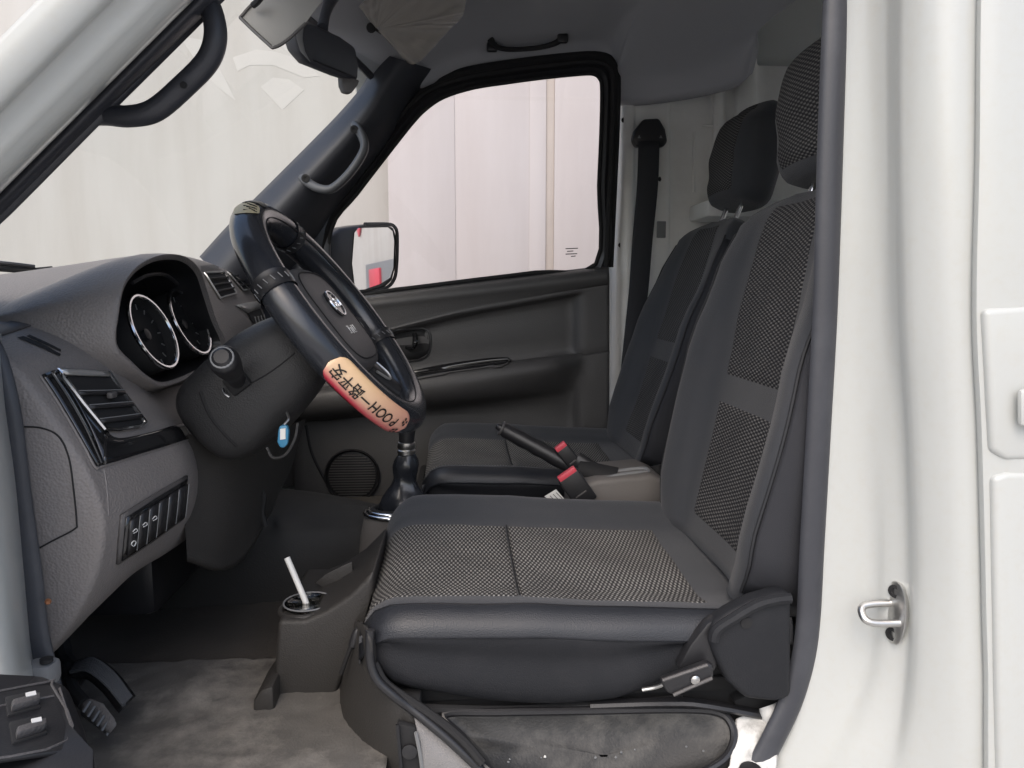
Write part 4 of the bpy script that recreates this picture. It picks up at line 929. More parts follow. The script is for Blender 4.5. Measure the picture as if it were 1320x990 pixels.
# backrest and head restraint
def lerpk(tab, s):
    for (a, va), (b, vb) in zip(tab, tab[1:]):
        if s <= b: 
            f_ = (s-a)/(b-a); f_ = f_*f_*(3-2*f_); return va+(vb-va)*f_
    return tab[-1][1]
HW = ((0, .215), (.08, .240), (.28, .252), (.42, .247), (.50, .238), (.56, .224), (.60, .208), (.63, .182), (.648, .145), (.655, .09))
BB = ((0, .03), (.12, .048), (.35, .046), (.5, .026), (.6, .012), (.655, .0))
TK = ((0, -.10), (.3, -.11), (.5, -.095), (.6, -.075), (.64, -.05), (.655, -.03))
def build_upper(seat, BT, BO, HN=0.0, SS=1.0, HS=0.0):
    BU = V((math.sin(BT), 0, math.cos(BT)))*SS; BN = V((-math.cos(BT), 0, math.sin(BT))); 
    def bring(s, sub=5):
        hw, b, nb = lerpk(HW, s), lerpk(BB, s), lerpk(TK, s); k = hw/.25; fr = -.020*max(0, (s-.60)/.055)**2-.004*math.sin(s*9)
        cp = [(-hw, nb*.25), (-hw+.006*k, b*.55), (-hw+.030*k, b), (-hw+.075*k, b*.75), (-.125*k, .004), (0, 0), (.125*k, .004), (hw-.075*k, b*.75), (hw-.030*k, b), (hw-.006*k, b*.55), (hw, nb*.25), (hw-.008*k, nb*.7), (hw-.05*k, nb), (0, nb*1.08), (-hw+.05*k, nb), (-hw+.008*k, nb*.7)]
        return crom([BO+BU*s+V((0, y, 0))+BN*(n_+fr) for y, n_ in cp], sub, True)
    ss = [0, .02, .05, .09, .14, .19, .24, .268, .28, .30, .316, .35, .40, .45, .49, .53, .56, .585, .605, .62, .633, .643, .65, .6545]
    bme = loft_mesh([bring(s) for s in ss]); wobble(bme, .004, 8, 5, BN)
    backr = obj('backrest', bme, SEATC, seat, 0)
    for s0, s1 in ((.045, .268), (.316, .636)):
        gg = []
        for k in range(31):
            s = s0+(s1-s0)*k/30; r = bring(s, 12)[49:72]; nr = len(r); gg.append([p+BN*(-.0006 if k in (0, 30) or j in (0, nr-1) else .0018) for j, p in enumerate(r)])
        me = grid_mesh(gg, uv='metric'); wobble(me, .004, 8, 5, BN)
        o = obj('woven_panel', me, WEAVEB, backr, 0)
    # dark side facings with piping
    for sgn in (-1, 1):
        gg = []
        for k in range(25):
            s = .02+.56*k/24; r = bring(s, 8); idx = range(-22, 12) if sgn < 0 else range(69, 103)
            gg.append([r[i % len(r)]+V((0, sgn*.0022, 0)) for i in idx])
        me = grid_mesh(gg); o = obj('side_facing', me, SEATD, backr, 0); m = o.modifiers.new('t', 'SOLIDIFY'); m.thickness = .003; m.offset = 0
        tube('piping', [bring(.02+.57*k/24, 8)[(12 if sgn < 0 else 68)]+V((0, sgn*.003, 0)) for k in range(25)], .0025, PIPE, backr, sub=1, n=6)
    # head restraint
    def hring(k, sub=6):
        s = .722+.262*k+HS; e = math.sqrt(max(0.0, 1-max(0, (k-.50)/.50)**2.4)); e2 = math.sqrt(max(0, 1-max(0, (.14-k)/.14)**2))
        hw = .145*(.30+.70*e)*(.74+.26*e2)
        nf = lerpk(((0, .010), (.2, .024), (.45, .044), (.72, .048), (.9, .024), (1.0, -.005)), k); nb = lerpk(((0, -.105), (.5, -.102), (.8, -.085), (1.0, -.055)), k)
        c = (nf+nb)/2; h_ = max(.004, (nf-nb)/2*(.30+.70*e)*(.62+.38*e2))
        cp = [(hw*math.copysign(abs(math.cos(a))**.75, math.cos(a)), c+h_*math.copysign(abs(math.sin(a))**.75, math.sin(a))) for a in [j*2*PI/16 for j in range(16)]]
        return crom([BO+BU*s+V((0, y, 0))+BN*(n_+HN) for y, n_ in cp], sub, True)
    ks = [0, .02, .05, .09, .14, .2, .3, .4, .5, .6, .7, .78, .85, .9, .94, .97, .985, .996]
    hme = loft_mesh([hring(k) for k in ks]); wobble(hme, .003, 12, 2, BN)
    hr = obj('head_restraint', hme, SEATC, seat, 0)
    gg = [[p+BN*(-.0006 if k in (0, 24) or j in (0, 24) else .0018) for j, p in enumerate(hring(.06+.88*k/24, 8)[20:45])] for k in range(25)]
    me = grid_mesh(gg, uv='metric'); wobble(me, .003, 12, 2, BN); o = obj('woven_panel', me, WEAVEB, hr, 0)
    for y in (-.055, .055):
        tube('post', [BO+BU*.60+BN*-.040+V((0, y, 0)), BO+BU*.75+BN*(-.045+HN)+V((0, y, 0))], .0065, CHROME, seat, sub=3, n=12)
        lathe('post_collar', [(.014, 0), (.014, .008), (.010, .014), (.0068, .015)], BO+BU*.648+BN*-.041+V((0, y, 0)), BU, BLACK, seat, n=14)
build_upper(seat, RAD(12.5), G(.405, Y0+.25, -.435), .0, .93, -.040); build_upper(seat2, RAD(18.5), G(.405+.045, Y0+.25+.785, -.435), .0, 1.0, -.018)
# recliner cover, lever and buckles are only seen on the driver seat
rc_ = [(918, 806), (940, 790), (972, 774), (1000, 766), (1040, 764), (1060, 800), (1060, 900), (1000, 906), (962, 902), (938, 880), (922, 850), (914, 826)]; rc_ = [(min(x, 1021), y) for x, y in rc_]
rcv = prism('recliner_cover', [W(x, y, .910) for x, y in rc_], (0, .030, 0), BLACK, seat, bev=.008, seg=3)
rcv.data.materials[0] = SKIRT
tube('cover_edge', [W(x, y, .907) for x, y in ((920, 826), (924, 812), (944, 798), (975, 780), (1000, 773), (1019, 771))], .007, SKIRT, rcv, sub=4, n=8)
lathe('cover_hole', [(.0075, 0), (.0075, .0012), (.0005, .0013)], W(962, 803, .9092), (0, -1, 0), MATTE, rcv, n=14)
prism('valance', [W(x, y, .918) for x, y in ((874, 862), (890, 832), (912, 804), (925, 796), (925, 860), (912, 880))], (0, .02, 0), BLACK, seat, bev=.004)
lv = prism('recliner_lever', [W(x, y, .896) for x, y in ((851, 878), (912, 855), (921, 858), (921, 876), (870, 898), (860, 894))], (0, .014, 0), BLACK, seat, bev=.005, seg=3)
tube('lever_rib', [W(x, y, .895) for x, y in ((854, 877), (880, 868), (912, 857))], .0024, DASHD, lv, sub=3, n=6)
tube('lever_rib', [W(x, y, .895) for x, y in ((868, 896), (890, 886), (918, 874))], .0024, DASHD, lv, sub=3, n=6)
lathe('screw', [(.0062, 0), (.0058, .002), (.003, .0035), (.0005, .0038)], W(896, 876, .895), (0, -1, 0), STEEL, lv, n=14)
tube('spring', [W(828, 889, .92), W(845, 886, .915), W(856, 882, .908)], .0026, STEEL, seat, sub=3, n=8)

# ------------------------------------------------------------------ seat pedestal (engine cover) and side tray
pdl = thing('seat_pedestal', 'grey plastic engine cover pedestal under the driver seat', 'pedestal', G(.1, 1.25, FZ))
prism('pedestal_box', [G(-.12, .985, -.515), G(.52, .985, -.515), G(.52, .985, -.64), G(-.12, .985, -.64)], (0, 1.25, 0), MATTE, pdl, bev=.01)
# front fairing: curved sheet wrapping the front-near corner
L_ = [(456, 800), (452, 825), (444, 856), (434, 905), (428, 950), (424, 1010), (420, 1080)]
M1 = [(464, 803), (460, 830), (455, 865), (452, 905), (450, 950), (448, 1010), (446, 1080)]
M2 = [(472, 808), (474, 845), (482, 880), (494, 910), (500, 955), (500, 1010), (500, 1080)]
R2 = [(478, 822), (482, 868), (500, 893), (526, 914), (540, 950), (546, 1010), (550, 1080)]
rows = [[W(a[0], a[1], 1.24), W(a[0]+3, a[1], 1.12), W(b[0], b[1], 1.02), W(c[0], c[1], .945), W(d[0], d[1], .93), W(d[0]+6, d[1]+2, .955)] for a, b, c, d in zip(L_, M1, M2, R2)]
patch('fairing', rows, FAIR, pdl, sr=5, sc=5, thick=.004, sharp=60)
tube('fairing_trim', [W(*q) for q in ((477, 812, .935), (477, 850, .932), (486, 876, .928), (508, 897, .925), (528, 912, .925), (548, 928, .92), (580, 955, .912), (612, 985, .905), (660, 1030, .90))], .0060, BLACK, pdl, sub=5, n=10)
tube('fairing_trim', [W(*q) for q in ((482, 855, .940), (496, 880, .935), (520, 898, .93), (545, 914, .925), (575, 936, .918), (600, 958, .91), (622, 984, .90))], .006, MATTE, pdl, sub=5, n=8)
# carpeted face below the seat with dark latch strip
rows = [[W(x, y, Y) for x, y, Y in r] for r in (((532, 916, .93), (560, 940, .925), (600, 975, .915), (640, 1015, .91)), ((540, 960, .915), (565, 980, .91), (600, 1005, .905), (640, 1035, .90)), ((548, 1060, .91), (570, 1060, .905), (600, 1062, .90), (640, 1064, .90)))]
patch('carpet_face', rows, CARPET2, pdl, sr=5, sc=5, thick=.004)
lt = prism('latch_strip', [W(x, y, .915) for x, y in ((511, 932), (536, 938), (546, 985), (552, 1060), (520, 1060), (514, 985))], (0, .012, 0), MATTE, pdl, bev=.004)
lathe('latch_screw', [(.010, 0), (.010, .003), (.006, .004), (.0005, .004)], W(528, 968, .913), (0, -1, 0), BLACK, lt, n=14)
tube('latch_rod', [W(512, 934, .91), W(515, 970, .91), W(519, 1010, .91)], .0025, BLACK, lt, sub=3, n=6)
tube('latch_rod', [W(536, 944, .91), W(542, 975, .91), W(546, 1010, .91)], .0025, LGREY, lt, sub=3, n=6)
box('latch_mount', W(528, 918, .945), (.03, .03, .05), MATTE, lt, bev=.003)
# cable on the fairing
tube('cable', [W(468, 802, 1.04), W(458, 822, 1.03), W(450, 840, 1.03), W(440, 868, 1.04)], .0035, MATTE, pdl, sub=4, n=7)
lathe('cable_plug', [(.007, 0), (.007, .02), (.004, .026), (.0005, .027)], W(455, 832, 1.025), (.3, 0, .9), BLACK, pdl, n=10)
# tray under the seat: rounded dusty tray with raised rim
rim_px = [(572, 921), (640, 918), (760, 916), (870, 914), (925, 918), (944, 936), (944, 962), (925, 985), (880, 1000), (760, 1003), (660, 1002), (625, 988), (598, 952)]
TR = []
for x, y in rim_px:
    f_ = (y-916)/86; TR.append(W(x, y, .955-.055*f_))
ctr = V((0, 0, 0))
for p in TR: ctr += p/len(TR)
rg = [crom(TR, 4, True)]
rg = [crom([p+(p-ctr)*.03+V((0, 0, -.02)) for p in TR], 4, True), crom([p+(p-ctr)*.02 for p in TR], 4, True), crom([p+V((0, 0, .003)) for p in TR], 4, True), crom([p.lerp(ctr, .06)+V((0, 0, -.006)) for p in TR], 4, True), crom([p.lerp(ctr, .16)+V((0, 0, -.022)) for p in TR], 4, True), crom([p.lerp(ctr, .6)+V((0, 0, -.024)) for p in TR], 4, True), crom([p.lerp(ctr, .97)+V((0, 0, -.022)) for p in TR], 4, True)]
me = grid_mesh(rg, closed_c=True); wobble(me, .004, 18)
tray = thing('side_tray', 'dusty black moulded tray under the driver seat', 'tray', ctr+V((0, 0, -.045)))
obj('tray_pan', me, DUSTY, tray, 0)
tube('tray_rim', TR, .0055, BLACK, tray, sub=4, n=8, closed=True)
for k in range(26):
    x, y = random.uniform(640, 920), random.uniform(930, 975); s_ = random.uniform(.0008, .002)
    pp = W(x, y, .955-.055*(y-916)/86); pp.z = ctr.z-.019
    lathe('crumb', [(s_, 0), (s_*.8, s_), (.0003, s_*1.2)], pp, (random.uniform(-.4, .4), random.uniform(-.4, .4), 1), WHITEP if k == 3 else LGREY, tray, n=5)
prism('sill_plate', [W(x, y, Y) for x, y, Y in ((948, 925, .955), (1010, 900, .96), (1000, 990, .90), (930, 1060, .87), (905, 1040, .875), (940, 985, .905))], (0, 0, -.02), PAINT_IN, pdl, bev=.003).data.materials[0] = mk('grimy_paint', (.62, .62, .60), .4, var=.05, dirt=(.09, .085, .075), dscale=22, damt=.95)
tube('seat_runner', [W(760, 908, .96), W(860, 905, .955), (W(910, 908, .95)), W(1000, 925, .95)], .009, BLACK, pdl, sub=3, n=8, flat=.6)
tube('seat_runner', [W(545, 914, .955), W(660, 916, .96), W(790, 908, .965), W(880, 902, .965)], .007, MATTE, pdl, sub=3, n=8)
prism('pillar_foot', [W(x, y, .965) for x, y in ((945, 905), (1040, 860), (1040, 960), (1010, 985), (975, 940))], (0, .03, 0), MATTE, pdl, bev=.004)
wt2 = tube('belt_bolt_cover', [W(1000, 936, .945), W(994, 920, .945), W(990, 910, .95)], [.012, .015, .013], WHITEP, pdl, sub=4, n=14)
lathe('sill_plug', [(.016, 0), (.015, .004), (.0005, .006)], W(968, 996, .895), (0, -.2, 1), BLACK, pdl, n=18)

# ------------------------------------------------------------------ cup-holder console on the floor
ch = thing('cup_holder_console', 'grey floor console with two cup wells beside pedestal', 'cup holder', G(-.20, 1.15, FZ))
near = [(358, 800), (392, 800), (420, 788), (450, 768), (470, 748), (482, 735), (480, 800), (450, 850), (430, 904), (385, 914), (352, 926), (354, 860)]
o = prism('console_body', [W(x, y, 1.115) for x, y in near], (0, .22, 0), FAIR, ch, bev=.012, seg=3)
prism('foot_flange', [W(x, y, 1.075) for x, y in ((325, 928), (326, 905), (336, 890), (352, 884), (354, 926), (342, 932))], (0, .10, 0), FAIR, ch, bev=.006)
for x, y in ((334, 925), (343, 923)): lathe('screw', [(.005, 0), (.004, .003), (.0005, .004)], W(x, y, 1.074), (0, -1, 0), STEEL, ch, n=10)
cw = lambda x, y, Y, r: [W(x, y, Y)+V((math.cos(a)*r, math.sin(a)*r, .10*math.cos(a)*r)) for a in [k*2*PI/28 for k in range(28)]]
tube('well_rim', cw(398, 781, 1.17, .043), .0045, FAIR, ch, sub=1, n=8, closed=True)
tube('well_rim', cw(428, 752, 1.27, .040), .0045, FAIR, ch, sub=1, n=8, closed=True)
lathe('cup_well', [(.040, 0), (.038, .002), (.0005, .003)], W(428, 754, 1.27), (0, 0, 1), MATTE, ch, n=24)
prism('divider_fin', [W(x, y, 1.24) for x, y in ((405, 752), (420, 740), (438, 731), (454, 724), (455, 745), (448, 765), (430, 765))], (0, .006, 0), FAIR, ch, bev=.002)
cup = thing('drink_cup', 'clear plastic cup of dark iced drink with white straw', 'cup', W(396, 830, 1.17))
cc = W(397, 776, 1.17)
lathe('cup_wall', [(.026, -.088), (.0365, -.004), (.0375, .0), (.036, .0), (.0345, -.006)], cc, (0, 0, 1), CUPG, cup, n=32)
obj('cup_lip', tube_mesh([cc+V((math.cos(a)*.0372, math.sin(a)*.0372, .001)) for a in [k*2*PI/36 for k in range(36)]], .0014, 8, True), LGREY, cup)
lathe('drink', [(.0255, -.086), (.0345, -.007), (.033, -.0055), (.0005, -.005)], cc, (0, 0, 1), COLA, cup, n=30)
for k in range(9):
    a = random.random()*6.28; r_ = random.uniform(.004, .024)
    box('ice_cube', cc+V((math.cos(a)*r_, math.sin(a)*r_, -.005)), (.011, .011, .008), CUPG, cup, bev=.002, xd=(random.random()-.5, random.random()-.5, .2), zd=(.1, .2, 1))
lathe('lid_ring', [(.034, -.002), (.0355, .0012), (.033, .002), (.031, .0005)], cc, (0, 0, 1), CUPG, cup, n=32)
tube('straw', [W(370, 719, 1.19), W(397, 783, 1.165), W(402, 800, 1.17)], .0048, WHITEP, cup, sub=3, n=12)

# ------------------------------------------------------------------ gear lever and its tower
gl = thing('gear_lever', 'gear lever with black leather boot and chrome ring on tower', 'gear lever', G(-.16, 1.55, FZ))
YG = 1.56
rgT = []
for y, xl, xr in ((664, 474, 560), (672, 467, 564), (690, 463, 566), (730, 460, 570), (775, 455, 575), (880, 448, 590)):
    a, b = W(xl, y, YG-.03), W(xr, y, YG-.03); c = (a+b)/2; hx = (b-a).length/2
    rgT.append([V((c.x+hx*math.copysign(abs(math.cos(t_))**.6, math.cos(t_)), YG+.055*math.copysign(abs(math.sin(t_))**.6, math.sin(t_)), c.z)) for t_ in [k*2*PI/28 for k in range(28)]])
obj('tower', loft_mesh(rgT), CONSOLE, gl, 50)
rg_ = W(512, 661, YG-.01)
for r_, h_, m_ in ((.066, .0, CHROME), (.058, .005, CHROME), (.050, .008, MATTE)):
    obj('collar_ring', tube_mesh([rg_+V((math.cos(a)*r_, math.sin(a)*r_*.72, h_)) for a in [k*2*PI/36 for k in range(36)]], .0055, 10, True), m_, gl)
rgB = []
top = W(524, 585, YG); bot = W(520, 657, YG)
for k in range(22):
    t_ = k/21; c = bot.lerp(top, t_); r_ = .036*(1-t_)**1.3+.016+.006*math.sin(t_*PI*3)
    rgB.append([c+V(((r_+.004*math.sin(3*a+t_*9)*(1-t_)+.002*math.sin(7*a+t_*14))*math.cos(a), (r_*.8+.003*math.sin(4*a+t_*8)*(1-t_))*math.sin(a), 0)) for a in [j*2*PI/36 for j in range(36)]])
obj('leather_boot', loft_mesh(rgB), LEATH, gl, 60)
lathe('boot_collar', [(.014, 0), (.0185, .002), (.019, .010), (.0165, .012), (.019, .016), (.018, .026), (.012, .028)], W(524, 586, YG), (.02, 0, 1), STEEL, gl, n=24)
tube('lever_knob', [W(524, 572, YG), W(525, 552, YG), W(526, 530, YG), W(527, 512, YG), W(527, 500, YG)], [.015, .018, .022, .022, .010], BLACK, gl, sub=5, n=18)

# ------------------------------------------------------------------ hand brake and rear console
rcn = thing('rear_console', 'grey plastic tunnel console between the front seats', 'console', G(.3, 1.58, FZ))
prism('console_body', [W(x, y, 1.50) for x, y in ((742, 628), (770, 618), (838, 612), (862, 622), (868, 640), (870, 760), (735, 760))], (0, .16, 0), CONSOLE, rcn, bev=.012, seg=3)
ribs = [W(770, 613, 1.55), W(800, 607, 1.55), W(828, 604, 1.55), W(834, 608, 1.53), W(800, 612, 1.52), W(775, 618, 1.52)]
tube('slot_rim', ribs, .0045, LGREY, rcn, sub=4, n=8, closed=True)
hbk = thing('hand_brake', 'black hand brake lever with ribbed grip and push button', 'hand brake', W(775, 625, 1.58))
a, b = W(648, 553, 1.62), W(782, 626, 1.57); d = (b-a)
ring_r = [(0, .0145), (.03, .0165), (.10, .0155), (.18, .0172), (.26, .0160), (.34, .0176), (.42, .0165), (.50, .0178), (.58, .0170), (.66, .0165), (.75, .012), (1.0, .011)]
obj('grip', loft_mesh(tube_rings([a+d*t_ for t_, r_ in ring_r], [r_ for t_, r_ in ring_r], 18)), BLACK, hbk, 60)
obj('grip_end', tube_mesh([a+d.normalized()*-.003+(V((0, 1, 0))*math.cos(k)+d.cross(V((0, 1, 0))).normalized()*math.sin(k))*.0145 for k in [j*2*PI/24 for j in range(24)]], .0028, 8, True), DASHD, hbk)
tube('push_button', [a, a-d.normalized()*.012, a-d.normalized()*.016], [.0085, .008, .004], BLACK, hbk, sub=2, n=12)
tube('gaiter', [W(745, 605, 1.57), W(765, 612, 1.56), W(790, 622, 1.55)], [.020, .026, .034], MATTE, hbk, sub=4, n=14)
def buckle(label, px0, py0, px1, py1, Y, wd, nm):
    """belt buckle: red button end at (px0,py0), body down to (px1,py1)"""
    b_ = thing('belt_buckle', label, 'seat belt buckle', W(px1, py1, Y)+V((0, 0, -.0)), 'seat belt buckles between the front seats')
    p0, p1 = W(px0, py0, Y), W(px1, py1, Y); dr = (p1-p0).normalized(); sd_ = dr.cross(V((0, 1, 0))).normalized(); L = (p1-p0).length
    c = (p0+p1)/2
    obj('casing', box_mesh(frame(c, sd_, V((0, -1, 0))), wd, L, .022, .004, 3), BLACK, b_)
    obj('red_button', box_mesh(frame(p0-dr*.001+V((0, -.003, 0)), sd_, V((0, -1, 0))), wd*.86, .012, .016, .002, 2), RED, b_)
    obj('casing_mark', box_mesh(frame(c+dr*L*.15+V((0, -.0115, 0)), sd_, V((0, -1, 0))), wd*.55, .003, .002, .0005, 1), DASHD, b_)
    tube('webbing_stem', [p1-dr*.01, p1+dr*.06+V((0, 0, -.01)), p1+dr*.12+V((0, .0, -.03))], wd*.36, BELT, b_, sub=3, n=10, upv=(0, 1, 0), flat=.25)
    return b_, sd_, dr, p0, p1
B1 = buckle('red-button seat belt buckle tucked against the driver cushion', 731, 611, 757, 648, 1.47, .047, '')
q0, q1 = W(714, 632, 1.475), W(728, 650, 1.475)
prism('care_label', [W(702, 640, 1.478), W(717, 631, 1.478), W(730, 646, 1.478), W(716, 652, 1.478)], (0, .002, 0), WHITEP, B1[0])
for k in range(3): tube('label_line', [W(709+k*4, 639-k*2, 1.4765), W(718+k*4, 648-k*2, 1.4765)], .0006, INK, B1[0], sub=2, n=5)
B2 = buckle('red-button seat belt buckle leaning on the hand brake', 723, 576, 745, 604, 1.58, .030, '')
tube('stalk_cover', [W(742, 592, 1.578), W(762, 606, 1.57), W(790, 622, 1.56)], [.018, .020, .022], BLACK, B2[0], sub=4, n=12, upv=(0, 1, 0), flat=.5)
# recliner bolts at the inner side of the seats
for x, y, Y in ((849, 620, 1.60), (856, 628, 1.60)):
    lathe('pivot_bolt', [(.011, 0), (.011, .006), (.007, .012), (.0005, .013)], W(x, y, Y), (-.3, -1, 0), STEEL, rcn, n=12)
tube('pivot_wire', [W(845, 660, 1.5), W(858, 654, 1.5), W(872, 660, 1.49), W(880, 656, 1.49)], .003, STEEL, rcn, sub=4, n=6)
tube('hinge_cover', [W(846, 600, 1.63), W(853, 625, 1.62), W(868, 650, 1.60), W(876, 670, 1.58)], .016, MATTE, rcn, sub=4, n=10)

# ------------------------------------------------------------------ passenger seat belt on the far pillar
sbt = thing('seat_belt', 'black passenger seat belt hanging from a pillar guide', 'seat belt', W(815, 470, 2.25))
prism('belt_guide', [W(x, y, 2.285) for x, y in ((815, 180), (818, 168), (830, 153), (850, 152), (858, 166), (861, 182), (856, 189), (820, 189))], (0, .03, 0), BLACK, sbt, bev=.008, seg=3)
rows = [[W(xa, y, Y), W((xa+xb)/2, y, Y-.004), W(xb, y, Y)] for y, xa, xb, Y in ((182, 823, 850, 2.275), (240, 821, 848, 2.27), (310, 815, 841, 2.262), (370, 811, 836, 2.255), (420, 806, 830, 2.25), (480, 800, 822, 2.245), (560, 795, 812, 2.24))]
patch('webbing', rows, BELT, sbt, sr=5, sc=4, thick=.003)
for x in (822, 850): prism('guide_mark', [W(x, 178, 2.2835), W(x+4, 178, 2.2835), W(x+2, 174, 2.2835)], (0, .001, 0), LGREY, sbt)
# ------------------------------------------------------------------ rear-view mirror
rm = thing('rear_view_mirror', 'dark interior rear-view mirror hanging below the windscreen header', 'rear-view mirror', W(420, 70, 1.45))
rows = []
out = [(381, 36), (388, 29), (408, 32), (440, 47), (460, 61), (464, 84), (463, 105), (440, 98), (400, 82), (386, 66), (381, 50)]
obj('housing', prism_mesh([W(x, y, 1.40+.0012*(x-381)) for x, y in out], V((-.028, .022, .006)), bev=.008, seg=3), PILLAR, rm)
prism('mirror_edge', [W(x, y, 1.398+.0012*(x-381)) for x, y in ((381, 36), (388, 30), (391, 34), (390, 50), (393, 66), (400, 80), (387, 66), (382, 50))], (.0, .004, 0), LGREY, rm, bev=.001)
prism('anti_glare_tab', [W(x, y, 1.49) for x, y in ((440, 95), (464, 103), (462, 110), (453, 121), (445, 119), (441, 110))], (-.01, .012, 0), DASHD, rm, bev=.003)
tube('mirror_stem', [W(416, 36, 1.45), W(419, 20, 1.47), W(424, 5, 1.50), W(430, -12, 1.53)], [.010, .009, .011, .018], PILLAR, rm, sub=4, n=12)
tube('housing_seam', [W(x, y, 1.396+.0012*(x-381)) for x, y in ((404, 78), (436, 91), (458, 100))], .0015, BLACK, rm, sub=3, n=6)
# ------------------------------------------------------------------ sun visors
v1 = thing('sun_visor', 'light grey driver sun visor folded flat beside the mirror', 'sun visor', W(350, 20, 1.25), 'sun visors')
o = prism('visor_board', [W(x, y, 1.30-.0006*(y)) for x, y in ((311, 21), (330, 0), (360, -38), (440, -30), (394, 30), (368, 52), (353, 60), (346, 56), (312, 25))], (0, .010, .006), VISOR, v1, bev=.004)
tube('visor_edge', [W(x, y, 1.299-.0006*y) for x, y in ((330, 0), (312, 20), (313, 26), (346, 57), (354, 61), (370, 52), (394, 30))], .0028, DASHD, v1, sub=3, n=6)
tube('visor_clip', [W(326, 7, 1.28), W(331, 3, 1.275), (W(336, -3, 1.27))], .005, MATTE, v1, sub=2, n=8)
v2 = thing('sun_visor', 'passenger sun visor still wrapped in crinkled clear plastic', 'sun visor', W(530, 40, 1.9), 'sun visors')
vb = [(470, 22), (478, -2), (500, -40), (600, -60), (592, 8), (575, 40), (540, 78), (527, 80), (518, 70)]
VP = [W(x, y, 1.98-.0016*(80-y)) for x, y in vb]
prism('visor_board', VP, (0, .012, .010), VISOR, v2, bev=.005)
# plastic film: folded sheet fanning out from the clip
film = bpy.data.materials.new('clear_film'); film.use_nodes = True; t = film.node_tree; n = t.nodes; n.clear()
fo_ = n.new('ShaderNodeOutputMaterial'); fm_ = n.new('ShaderNodeMixShader'); ft = n.new('ShaderNodeBsdfTransparent'); fg = n.new('ShaderNodeBsdfPrincipled')
fg.inputs['Base Color'].default_value = (.42, .39, .35, 1); fg.inputs['Roughness'].default_value = .16; fm_.inputs[0].default_value = .55
t.links.new(ft.outputs[0], fm_.inputs[1]); t.links.new(fg.outputs[0], fm_.inputs[2]); t.links.new(fm_.outputs[0], fo_.inputs['Surface'])
gg = []; N = 90; Mf = 14
src = V((486, 38, 0)); rimp = [(462, 8), (476, -6), (500, -45), (560, -60), (604, -50), (600, 5), (594, 24), (580, 38), (560, 60), (540, 80), (527, 82), (518, 72)]
rimc = crom([V((x, y, 0)) for x, y in rimp], 8)
for i, q in enumerate(rimc):
    rw = []
    for j in range(Mf+1):
        t_ = (j/Mf)*.96+.04; m_ = src.lerp(q, t_); f_ = .016*abs(noise.noise(V((i*.22, t_*1.4, 1))))*t_+.010*abs(noise.noise(V((i*.5+3, t_*2.5, 4))))*t_+.010*abs(noise.noise(V((m_.x*.05, m_.y*.05, 2))))
        rw.append(W(m_.x, m_.y, 1.965-.0016*(80-m_.y)-.008+f_))
    gg.append(rw)
obj('plastic_wrap', grid_mesh(gg), film, v2, 0)
lathe('visor_pivot', [(.010, 0), (.012, .01), (.008, .016), (.0005, .017)], W(480, 36, 1.93), (-.2, -1, -.3), MATTE, v2, n=12)
tube('visor_rod', [W(478, 34, 1.93), W(486, 38, 1.93), W(492, 42, 1.935)], .005, MATTE, v2, sub=3, n=8)
hc = tube('header_trim', [W(*q) for q in ((340, -14, 1.46), (372, 8, 1.60), (400, 28, 1.75), (440, 62, 1.95), (466, 86, 2.08), (478, 98, 2.13))], .010, PILLAR, van, sub=5, n=8)

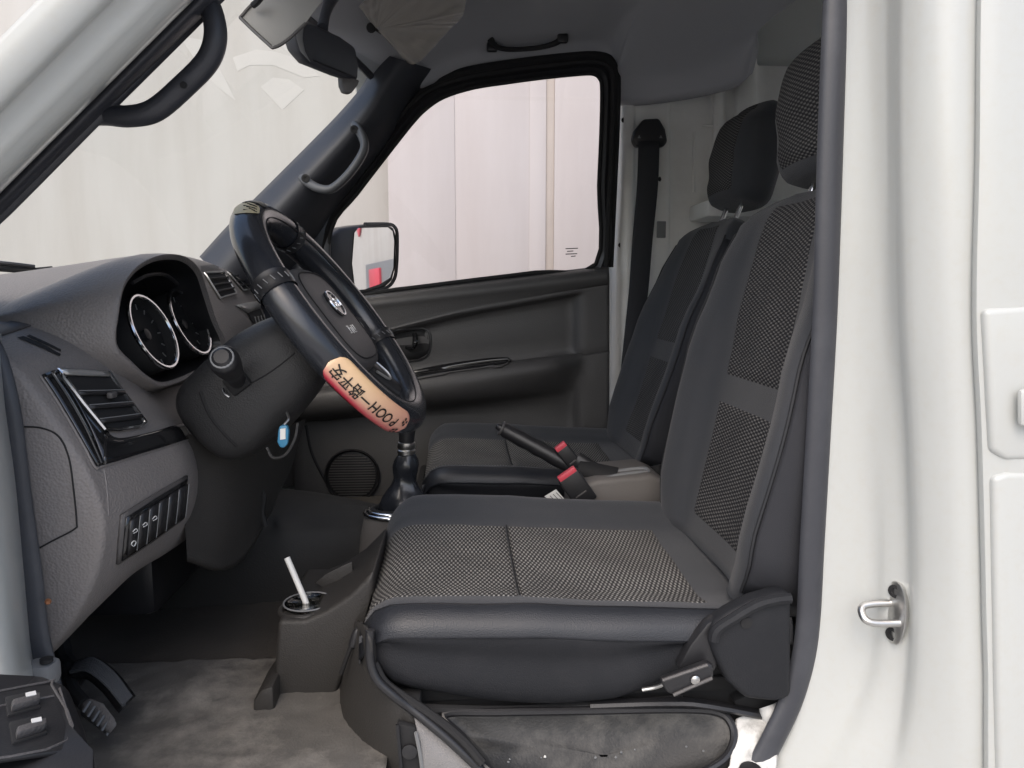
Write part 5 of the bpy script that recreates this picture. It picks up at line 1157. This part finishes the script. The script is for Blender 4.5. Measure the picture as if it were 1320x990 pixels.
# ------------------------------------------------------------------ passenger side mirror
smr = thing('side_mirror', 'black passenger side mirror outside the far window', 'side mirror', W(470, 378, 2.50))
ho = [(424, 306), (440, 294), (470, 289), (500, 289), (509, 293), (512, 305), (511, 345), (507, 362), (496, 372), (470, 380), (440, 384), (424, 382)]
gl_ = [(457, 300), (462, 294), (500, 293), (506, 298), (508, 310), (507, 345), (503, 358), (490, 366), (470, 373), (458, 374), (454, 340)]
MM = W(482, 333, 2.53); MT = V((6.5, 4.2, 1.75)); mn = ((V((0, 0, CAMZ))-MM).normalized()+(MT-MM).normalized()).normalized()
def onmir(x, y, off=0.0):
    d = ray(x, y); o_ = V((0, 0, CAMZ)); return o_+d*((MM+mn*off-o_).dot(mn)/d.dot(mn))
obj('housing', prism_mesh([onmir(x, y, -.004) for x, y in ho], -mn*.09, bev=.012, seg=3), BLACK, smr)
obj('mirror_glass', prism_mesh([onmir(x, y, 0) for x, y in gl_], -mn*.003), MIRROR, smr, 30)
tube('mirror_bezel', [onmir(x, y, 0) for x, y in ho[2:11]], .006, MATTE, smr, sub=4, n=8)
prism('mirror_arm', [W(x, y, 2.44) for x, y in ((405, 330), (440, 325), (440, 375), (405, 385))], (0, .08, 0), BLACK, smr, bev=.008)
sg = thing('shop_sign', 'red, blue and yellow shop board reflected in the side mirror', 'sign', (6.6, 4.2, 0))
box('board', (6.3, 4.25, .95), (1.5, .06, 1.5), LGREY, sg, bev=.01)
box('blue_panel', (6.0, 4.205, 1.05), (.6, .03, .7), BLUE, sg, bev=.004)
box('red_panel', (6.5, 4.205, 1.45), (.5, .03, .35), RED, sg, bev=.004)
box('yellow_panel', (6.4, 4.205, .55), (1.0, .03, .4), mk('yellow_paint', (.65, .5, .05), .5), sg, bev=.004)
for k in range(2):
    pn = thing('red_pennant', ('red diamond pennant hung on the wall past the shop board', 'red diamond pennant hung on the wall before the shop board')[k], 'pennant', (7.6-k*2.0, 4.27, 2.1+.1*k), 'red pennants on the wall')
    cx, cz = 7.6-k*2.0, 2.5+.1*k
    prism('cloth', [V((cx-.35, 4.29, cz)), V((cx, 4.29, cz+.4)), V((cx+.35, 4.29, cz)), V((cx, 4.29, cz-.4))], (0, -.02, 0), RED, pn)
# ------------------------------------------------------------------ wiper
wp_ = thing('windscreen_wiper', 'thin dark windscreen wiper resting outside the glass', 'wiper', W(20, 350, 1.50))
tube('blade', [W(-60, 344, 1.48), W(0, 346, 1.50), W(40, 349, 1.52), (W(68, 347, 1.54))], .006, MATTE, wp_, sub=4, n=8)
tube('arm', [W(-60, 336, 1.46), W(0, 339, 1.49), W(45, 344, 1.52)], .004, BLACK, wp_, sub=4, n=8)
tube('frame', [W(0, 340, 1.5), W(20, 344, 1.51), W(30, 348, 1.52)], .003, BLACK, wp_, sub=3, n=6)
